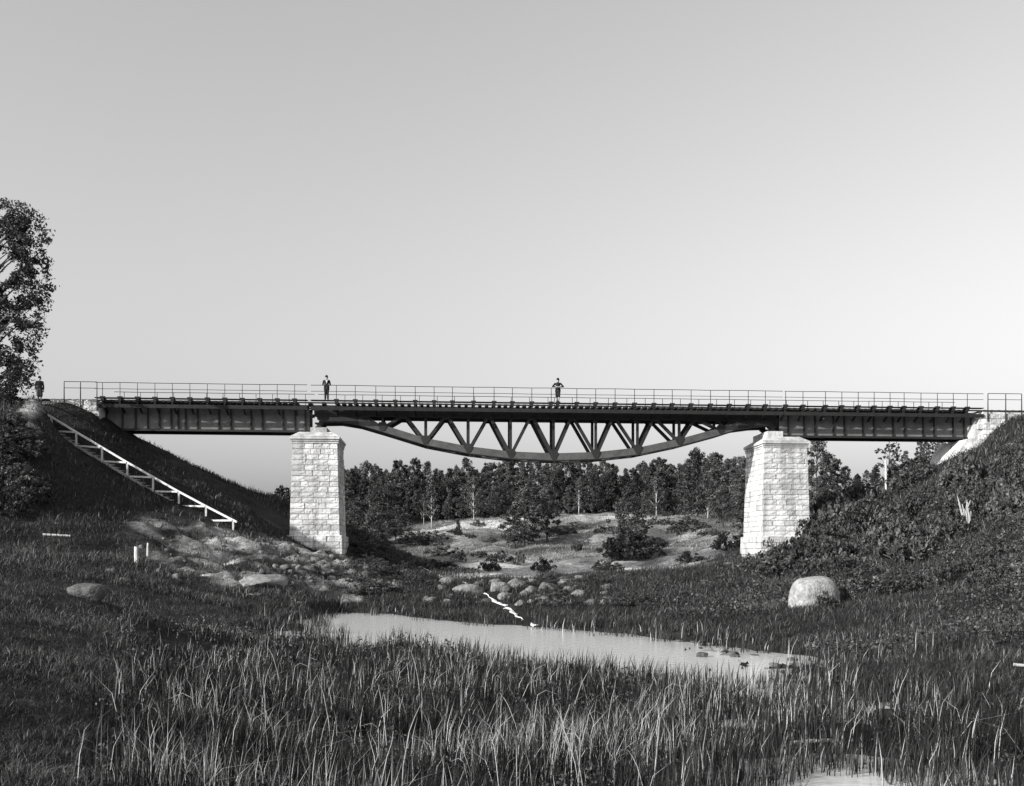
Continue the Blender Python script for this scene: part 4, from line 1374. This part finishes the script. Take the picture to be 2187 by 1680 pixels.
# the big tree at the left edge
rs = np.random.default_rng(77)
prof = [(905, 60), (870, 45), (840, 55), (800, 66), (760, 72), (700, 80), (650, 96), (620, 104), (580, 100), (540, 92), (500, 96), (470, 84), (445, 62), (432, 40)]
segs, cs, rd = [], [], []
d0 = 76.0
base = W(-40, 905, d0); base.z = tz(base.x, base.y) - .2
topp = W(-10, 445, d0)
trunk = [base, W(-46, 760, d0), W(-34, 600, d0), topp]
segs.append((trunk, [0.32, 0.25, 0.16, 0.04]))
for k in range(260):
    v = rs.uniform(432, 890)
    lim = float(np.interp(v, [q[0] for q in prof[::-1]], [q[1] for q in prof[::-1]]))
    f_ = rs.uniform(0, 1) ** 0.6
    u = -40 + (lim + 34) * f_ * (0.72 + 0.28 * math.sin(v * 0.11) ** 2 if f_ > .8 else 1) if rs.random() < .72 else -40 - 150 * rs.uniform(0, 1) * math.sin(math.pi * np.clip((905 - v) / 480, .05, 1))
    c = W(u, v, d0 + rs.normal() * 2.2)
    cs.append(c[:]); rd.append(rs.uniform(0.25, 0.75))
    if k % 4 == 0:
        b0 = W(-40, min(895, v + abs(u + 40) * .7 + 20), d0)
        segs.append(([b0, b0.lerp(c, .6) + Vector((0, 0, .2)), c], [0.09, 0.05, 0.015]))
# outlying sprays
for k in range(120):
    v = rs.uniform(435, 860)
    lim = float(np.interp(v, [q[0] for q in prof[::-1]], [q[1] for q in prof[::-1]]))
    c = W(lim + rs.uniform(-12, 9), v, d0 + rs.normal() * 1.5)
    cs.append(c[:]); rd.append(rs.uniform(0.15, 0.4))
V, Q, T = leaf_cloud(rs, cs[:260], rd[:260], 105, 0.10, 0.010, 0.05)
V2, Q2, T2 = leaf_cloud(rs, cs[260:], np.array(rd[260:]) * 1.7, 16, 0.11, 0.010, 0.05)
V, Q, T = np.concatenate([V, V2]), np.concatenate([Q, Q2 + len(V)]), np.concatenate([T, T2])
root = empty('tree', base, 'tall broadleaf tree with dense dark leaves at the left edge above the embankment', 'tree')
o = link_mesh('trunk', limb_mesh('trunk', segs, M_BARK), root); o.matrix_parent_inverse = Matrix.Translation(-base)
o = link_mesh('crown', np_mesh('crown', V, Q, M_LEAF, T), root); o.matrix_parent_inverse = Matrix.Translation(-base)

# shrubs
def make_shrub(seed, leaf=0.075, tones=(0.03, 0.11), n=40, per=26):
    rs = np.random.default_rng(seed)
    cs, rd, segs = [], [], []
    for k in range(n):
        a = rs.uniform(0, 6.28); f_ = math.sqrt(rs.uniform(0, 1)); z = (1 - f_ * f_ * .75) * rs.uniform(.25, 1.0)
        c = Vector((math.cos(a) * f_ * .95, math.sin(a) * f_ * .95, z)); cs.append(c[:]); rd.append(rs.uniform(.12, .26))
        if k % 2 == 0: segs.append(([(c.x * .15, c.y * .15, -.1), (c.x * .6, c.y * .6, c.z * .6), c], [.02, .014, .005]))
    V, Q, T = leaf_cloud(rs, cs, rd, per, leaf, *tones)
    return limb_mesh('stems', segs, M_BARK), np_mesh('foliage', V, Q, M_LEAF, T)


SHR = [make_shrub(300 + k, tones=[(0.02, 0.09), (0.03, 0.13), (0.018, 0.08)][k % 3]) for k in range(5)]


def shrub(p, r_, h_, label, group, rng):
    root = empty('shrub', p, label, 'shrub', group, rng.uniform(0, 6.28), (r_, r_, h_))
    st_, fo = rng.choice(SHR)
    link_mesh('stems', st_, root); link_mesh('foliage', fo, root)
    return root


R2 = random.Random(21)
for k in range(120):
    u = R2.uniform(1740, 2200)
    top = float(np.interp(u, [1740, 1830, 1900, 2040, 2187], [1165, 1125, 1075, 1000, 960]))
    v = top + (1270 - top) * R2.uniform(0.02, 1) ** 1.2
    p = ground_at(u, v)
    d = depth(p)
    if d > 95: continue
    shrub(p, R2.uniform(.5, 1.15) * (0.5 + d / 140), R2.uniform(.5, 1.2) * (0.5 + d / 140), 'leafy shrub on the overgrown right slope ' + ('below the stone abutment' if v < 1075 and u > 1980 else 'near the tall white post' if v < 1120 and u < 1985 else 'just above the pale boulder' if u < 1860 and v > 1180 else 'between the white post and the pale boulder' if u < 1960 else 'around the bleached stump' if v < 1165 else 'below the bleached stump'), 'shrubs on the right slope', R2)
PFOOT = [(1645, 1222, 1.5, 1.9), (1690, 1215, 1.5, 1.9), (1735, 1205, 1.6, 2.0), (1620, 1228, 1.1, 1.4), (1780, 1205, 1.6, 1.9), (1665, 1235, 1.4, 1.4), (1710, 1238, 1.5, 1.5), (1760, 1235, 1.5, 1.5), (1810, 1225, 1.4, 1.6)]
for u, v, r_, h_ in PFOOT:
    p = ground_at(u, v)
    shrub(p, r_, h_, 'dense leafy bush at the foot of the right pier, ' + nth([q[0] for q in PFOOT], u), 'bushes at the foot of the right pier', R2)
for k in range(44):
    u = R2.uniform(1745, 1965)
    if abs(u - 1893) < 22: continue
    vt = float(np.interp(u, [1740, 1800, 1900, 2040], [1160, 1130, 1080, 985])) - R2.uniform(2, 42)
    p = ground_at(u, vt)
    if depth(p) > 112: continue
    shrub(p, R2.uniform(.8, 1.5), R2.uniform(.7, 1.5) + (.8 if u < 1850 else 0), 'tall bush on the bank under the right girder span', 'bushes under the right span', R2)
for u, v in [(1752, 1292), (1775, 1284), (1790, 1292), (1765, 1300), (1810, 1290)]:
    p = ground_at(u, v)
    shrub(p, R2.uniform(.35, .55), R2.uniform(.4, .7), 'small leafy shrub growing beside the large pale boulder', 'shrubs beside the pale boulder', R2)
for k in range(26):
    u = R2.uniform(760, 890); v = 1140 + (u - 760) * .5 + R2.uniform(0, 60)
    p = ground_at(u, v)
    if depth(p) > 96: continue
    shrub(p, R2.uniform(.5, 1.0), R2.uniform(.3, .7), 'low dark shrub on the embankment slope right of the left pier', 'shrubs right of the left pier', R2)
for k in range(34):
    u = R2.uniform(-30, 75); v = 905 + R2.uniform(0, 210)
    p = ground_at(u, v)
    shrub(p, R2.uniform(.6, 1.4), R2.uniform(.5, 1.3), 'dark scrub on the left slope below the tall tree', 'scrub below the tall tree', R2)
for k in range(16):
    u = R2.uniform(1745, 1880); v = float(np.interp(u, [1745, 1880], [1165, 1100])) + R2.uniform(-4, 26)
    p = ground_at(u, v)
    q = R2.uniform(.6, 1.2)
    shrub(p, 1.5 * q, 2.4 * q, 'large ragged bush right beside the right pier, above the bushes at its foot', 'large bushes beside the right pier', R2)
for k in range(30):
    u = R2.uniform(1900, 2200)
    v = float(np.interp(u, [1900, 2040, 2187], [1110, 1040, 990])) + R2.uniform(0, 120)
    p = ground_at(u, v)
    q = R2.uniform(.7, 1.3)
    shrub(p, 1.2 * q, 1.7 * q, 'tall irregular bush standing above the scrub of the right slope', 'tall bushes on the right slope', R2)
for k in range(70):
    u = R2.uniform(700, 1560); v = R2.uniform(1238, 1300) if u > 940 else R2.uniform(1215, 1290)
    p = ground_at(u, v)
    if depth(p) > 84 or p.z < 0.06 or poly_sd(np.array([p.x]), np.array([p.y]), BROOK)[0] < 0.8: continue
    shrub(p, R2.uniform(.35, .9), R2.uniform(.2, .5), 'low dark scrub on the flat far bank ' + ('below the left pier' if u < 900 else 'among the heaped boulders' if u < 1320 else 'toward the right pier'), 'scrub on the far bank', R2)
for k in range(34):
    u = R2.uniform(880, 1600); v = R2.uniform(1120, 1225)
    p = ground_at(u, v)
    d = depth(p)
    if d < 84 or d > 195: continue
    shrub(p, R2.uniform(.7, 1.8), R2.uniform(.6, 1.6), 'low bush in the sunlit meadow ' + ('left of its trees' if u < 1080 else 'below its clump of trees' if u < 1240 else 'toward the right pier'), 'bushes in the meadow', R2)
HBUSH = [(1330, 1197, 3.0, 1.8), (1360, 1192, 2.6, 2.2), (1345, 1180, 2.5, 2.6), (1200, 1142, 2.6, 1.4), (1230, 1132, 2.4, 1.2), (1470, 1130, 2.6, 1.8), (1455, 1140, 2.0, 1.5), (900, 1160, 2.6, 1.6), (930, 1155, 2.2, 1.4), (880, 1165, 2.4, 2.0)]
for u, v, r_, h_ in HBUSH:
    p = ground_at(u, v)
    shrub(p, r_, h_, 'broad dark bush on the meadow hillside, ' + nth([q[0] for q in HBUSH], u), 'broad bushes on the meadow hillside', R2)

# ------------------------------------------------------------------ grass and reeds
def blades(name, P, h, w_, lean, tone, mat, seed, bend=0.35):
    """one ribbon of three faces per blade"""
    rs = np.random.default_rng(seed)
    n = len(P)
    a = rs.uniform(0, 2 * np.pi, n)
    side = np.stack([np.cos(a), np.sin(a), np.zeros(n)], 1) * (w_ / 2)[:, None]
    L = np.concatenate([lean, np.zeros((n, 1))], 1) * h[:, None]
    up = np.zeros((n, 3)); up[:, 2] = h
    mid = P + up * 0.55 + L * 0.45 * (1 - bend)
    tip = P + up * (1 - 0.25 * np.minimum(1, np.hypot(lean[:, 0], lean[:, 1]))[:, None]) + L
    V = np.stack([P - side, P + side, mid + side * .8, mid - side * .8, tip], 1).reshape(-1, 3)
    b0 = np.arange(n) * 5
    tr_ = np.concatenate([np.stack([b0, b0 + 1, b0 + 2], 1), np.stack([b0, b0 + 2, b0 + 3], 1), np.stack([b0 + 3, b0 + 2, b0 + 4], 1)])
    return link_mesh(name, np_mesh(name, V, tr_, mat, np.repeat(tone, 5)))


def scatter(n, r0, r1, a0, a1, rs):
    """positions about the viewpoint, denser nearby (angles from the viewing axis)"""
    r_ = np.exp(rs.uniform(math.log(r0), math.log(r1), n))
    a = rs.uniform(a0, a1, n) + YAW
    return EYE.x + np.sin(a) * r_, EYE.y + np.cos(a) * r_, r_


rs = np.random.default_rng(5)
MARSH = zpoly([(150, 1900), (230, 1500), (260, 1420), (400, 1370), (560, 1342), (740, 1362), (860, 1342), (930, 1352), (1010, 1372), (1040, 1392), (1180, 1398), (1320, 1412), (1500, 1436), (1620, 1455), (1700, 1470), (1780, 1480), (1900, 1520), (2187, 1530), (2600, 1530), (2600, 1950)])
x, y, r = scatter(330000, 8.5, 42, -0.48, 0.50, rs)
sd = poly_sd(x, y, MARSH)
sdp = np.minimum(poly_sd(x, y, POOL), poly_sd(x, y, POND) + 0.25)
for pl in SLIVERS: sdp = np.minimum(sdp, poly_sd(x, y, pl) + 0.1)


def dry(x, y):
    """clear of the small open puddles and of the ground just before them"""
    ok = np.ones(len(x), bool)
    for pl in SLIVERS + [POND]:
        for dy in (0.0, 0.45, 0.9):
            ok &= poly_sd(x - dy * .1, y + dy, pl) > 0.05
    return ok


thin_ = dry(x, y) | (rs.uniform(0, 1, len(x)) < 0.10)
cl = fbm(x / 1.3, y / 1.3, 71, 3)
xi = U0 + F * ((x - EYE.x) * RGT.x + (y - EYE.y) * RGT.y) / ((x - EYE.x) * FWD.x + (y - EYE.y) * FWD.y)
k = thin_ & (sd + 0.8 * cl < 0.1) & (sdp > -0.35 + 0.5 * cl) & (rs.uniform(0, 1, len(x)) < np.clip(0.42 + 1.1 * cl, 0.05, 0.9) * np.where(xi > 1480, 0.45, np.clip((xi - 150) / 260, 0.05, 1)) * np.where((r < 11.8) & (xi > 1540), 0.04, 1))
x, y, r, cl = x[k], y[k], r[k], cl[k]
n = len(x)
z = np.maximum(terrain(x, y), -0.05)
pale = rs.uniform(0, 1, n) < 0.06 + 0.16 * (fbm(x / 2.1, y / 2.1, 75, 2) > 0.16)
h = rs.uniform(0.16, 0.48, n) * (1 + .5 * cl)
h = np.where(pale, h * rs.uniform(1.0, 1.7, n), h) * np.clip(1.0 - (r - 12) / 34, 0.45, 1.0)
w_ = np.where(pale, 0.007, 0.009) * (0.5 + r / 22)
lean = rs.normal(0, 0.17, (n, 2)) + np.array([0.08, 0.0])
kink = rs.uniform(0, 1, n) < 0.22
lean[kink] = rs.normal(0, 0.75, (kink.sum(), 2))
tn = np.where(pale, rs.uniform(0.16, 0.55, n), rs.uniform(0.004, 0.020, n))
tag(blades('reeds', np.stack([x, y, z - 0.02], 1), h, w_, lean, tn, M_GRASS, 6), 'dense reed bed of dark blades and pale dry stalks in the foreground marsh', 'reeds', kind='stuff')

# reeds standing in the edge of the pool
x, y, r = scatter(70000, 9.5, 50, -0.30, 0.46, rs)
sdp = np.minimum(poly_sd(x, y, POOL), poly_sd(x, y, POND))
for pl in SLIVERS: sdp = np.minimum(sdp, poly_sd(x, y, pl))
cl = fbm(x / 1.1, y / 1.1, 81, 3)
near = on_z0(1100, 1400)
k = ((np.abs(sdp + .2) < 0.55 + 0.9 * np.clip(cl, 0, 1)) & (cl > -0.12)) | ((sdp < 0) & (cl > .05) & (r < 22) & (rs.uniform(0, 1, len(x)) < .22))
x, y, r = x[k], y[k], r[k]; n = len(x)
z = np.maximum(terrain(x, y), -0.1)
h = rs.uniform(0.15, 0.62, n); tn = np.where(rs.uniform(0, 1, n) < .12, rs.uniform(.2, .45, n), rs.uniform(.01, .04, n))
tag(blades('water_reeds', np.stack([x, y, z], 1), h, 0.012 * (0.5 + r / 22), rs.normal(0, .14, (n, 2)) + np.array([.07, 0]), tn, M_GRASS, 7), 'thin fringe of reeds standing in the shallow edge of the pool', 'reeds', kind='stuff')

# tall dry stalks that stand out singly
def stalk_mesh(seed):
    rs_ = random.Random(seed)
    mb = MB()
    l_ = rs_.uniform(.05, .4)
    kk = rs_.random() < .4
    pts = [Vector((0, 0, -.05)), Vector((l_ * .2, 0, .4)), Vector((l_ * .5, 0, .75))]
    pts.append(Vector((l_ * .5 + (.12 if kk else l_ * .2), 0, .83 if kk else .88)))
    pts.append(Vector((l_ * .5 + (.30 if kk else l_ * .4), .03, .78 if kk else 1.0)))
    mb.tube(pts, [.007, .006, .005, .004, .0025], 5)
    return mb.mesh('reed_stalk', M_DEADWOOD)


STK = [stalk_mesh(q) for q in range(7)]
R4 = random.Random(9)
for k in range(120):
    u, v = R4.uniform(300, 2150), R4.uniform(1450, 1790)
    if u > 1540 and v > 1620: continue
    if v > 1700 and R4.random() < .3: continue
    p = on_z0(u, v, 0.03)
    if poly_sd(np.array([p.x]), np.array([p.y]), MARSH)[0] > 0: continue
    o = link_mesh('reed_stalk', R4.choice(STK), None, p)
    s = R4.uniform(.4, .95)
    o.scale = (s, s, s); o.rotation_euler = (R4.uniform(-.12, .12), R4.uniform(-.1, .14), R4.uniform(0, 6.28))
    tag(o, 'tall pale dry stalk standing out above the reed bed in the foreground', 'reed stalk', 'tall dry stalks in the reed bed')


def grass_field(name, label, n, r0, r1, a0, a1, seed, hr, wr, tones, test, lean=0.4, wscale=0.03):
    rs_ = np.random.default_rng(seed)
    x, y, r = scatter(n, r0, r1, a0, a1, rs_)
    k = test(x, y, r)
    x, y, r = x[k], y[k], r[k]
    z = terrain(x, y)
    k = z > 0.03
    x, y, r, z = x[k], y[k], r[k], z[k]
    n = len(x)
    cl = fbm(x / 1.7, y / 1.7, seed, 3)
    h = rs_.uniform(hr[0], hr[1], n) * (1 + .9 * cl) * np.clip(0.45 + r / 50, .5, 1.7)
    w_ = wr * (0.4 + r * wscale)
    light = rs_.uniform(0, 1, n) < 0.07 + 0.12 * (cl > 0.15)
    tn = np.where(light, rs_.uniform(tones[1] * 1.6, tones[1] * 4.0, n), rs_.uniform(tones[0], tones[1], n)) * np.clip(1 + .7 * cl, .5, 1.7)
    tag(blades(name, np.stack([x, y, z - .02], 1), h, np.full(n, 1.0) * w_, rs_.normal(0, lean, (n, 2)) + np.array([.12, -.05]), tn, M_GRASS, seed + 1), label, 'grass', kind='stuff')


out_marsh = lambda x, y: poly_sd(x, y, MARSH) > -0.6
no_pool = lambda x, y: poly_sd(x, y, POOL) > 0.2
thin_er = lambda x, y: (poly_sd(x, y, ERODED) > 0) | (vnoise(x * 1.9, y * 1.9, 5) > 0.10)
grass_field('bank_grass', 'dark meadow grass covering the near left bank', 130000, 7.5, 45, -0.50, -0.05, 31, (.06, .19), .010, (.014, .05), lambda x, y, r: out_marsh(x, y) & no_pool(x, y), .55)
grass_field('slope_grass', 'rough dark grass on the left embankment and the eroded bank below', 80000, 40, 96, -0.46, -0.03, 33, (.08, .24), .014, (.014, .05), lambda x, y, r: thin_er(x, y) & (np.abs(y) > 2.6), .5)
grass_field('right_bank_grass', 'rough grass on the right bank down to the water', 110000, 18, 92, 0.05, 0.46, 35, (.08, .28), .013, (.014, .055), lambda x, y, r: no_pool(x, y) & out_marsh(x, y) & (poly_sd(x, y, TRACK) > 0) & (poly_sd(x, y, BROOK) > .2), .5)
grass_field('right_slope_grass', 'rough grass high on the right slope and around the abutment', 60000, 52, 92, 0.20, 0.47, 47, (.12, .36), .014, (.014, .06), lambda x, y, r: (np.abs(y) > 2.3) & (poly_sd(x, y, TRACK) > 0), .5)
grass_field('flat_grass', 'dark tussock grass on the flat between the pool and the bridge', 60000, 34, 77, -0.12, 0.20, 37, (.10, .30), .013, (.008, .03), lambda x, y, r: no_pool(x, y) & (poly_sd(x, y, TRACK) > 0.5) & (poly_sd(x, y, BROOK) > .2), .4)
grass_field('meadow_grass', 'pale dry grass of the sunlit meadow beyond the bridge', 70000, 84, 215, -0.10, 0.24, 39, (.08, .20), .010, (.04, .11), lambda x, y, r: (poly_sd(x, y, MEADOW) < 2) & (poly_sd(x, y, TRACK) > .5) & (vnoise(x / 7, y / 5, 92) < .15), .4)


# low broad leaved plants between the blades
def herb_field(name, label, n, r0, r1, a0, a1, seed, size, tones, test, per=20):
    rs_ = np.random.default_rng(seed)
    x, y, r = scatter(n, r0, r1, a0, a1, rs_)
    k = test(x, y, r)
    x, y, r = x[k], y[k], r[k]
    z = terrain(x, y)
    k = z > 0.02
    x, y, r, z = x[k], y[k], r[k], z[k]
    hh = rs_.uniform(.03, .22, len(x)) * np.clip(.5 + r / 40, .6, 1.6)
    V, Q, T = leaf_cloud(rs_, np.stack([x, y, z + hh], 1), rs_.uniform(.06, .24, len(x)) * np.clip(.5 + r / 30, .6, 2), per, size * (0.35 + r / 32), *tones)
    tag(link_mesh(name, np_mesh(name, V, Q, M_LEAF, T)), label, 'plants', kind='stuff')


herb_field('marsh_plants', 'low leafy plants between the reeds of the foreground marsh', 2000, 9, 34, -0.36, 0.46, 51, .028, (.012, .10), lambda x, y, r: (poly_sd(x, y, MARSH) < 0) & no_pool(x, y) & dry(x, y))
herb_field('bank_plants', 'low leafy plants in patches on the right bank', 4200, 22, 80, 0.14, 0.48, 53, .034, (.012, .10), lambda x, y, r: out_marsh(x, y) & no_pool(x, y) & (np.abs(y) > 3) & (vnoise(x / 5, y / 5, 97) > .02), 16)
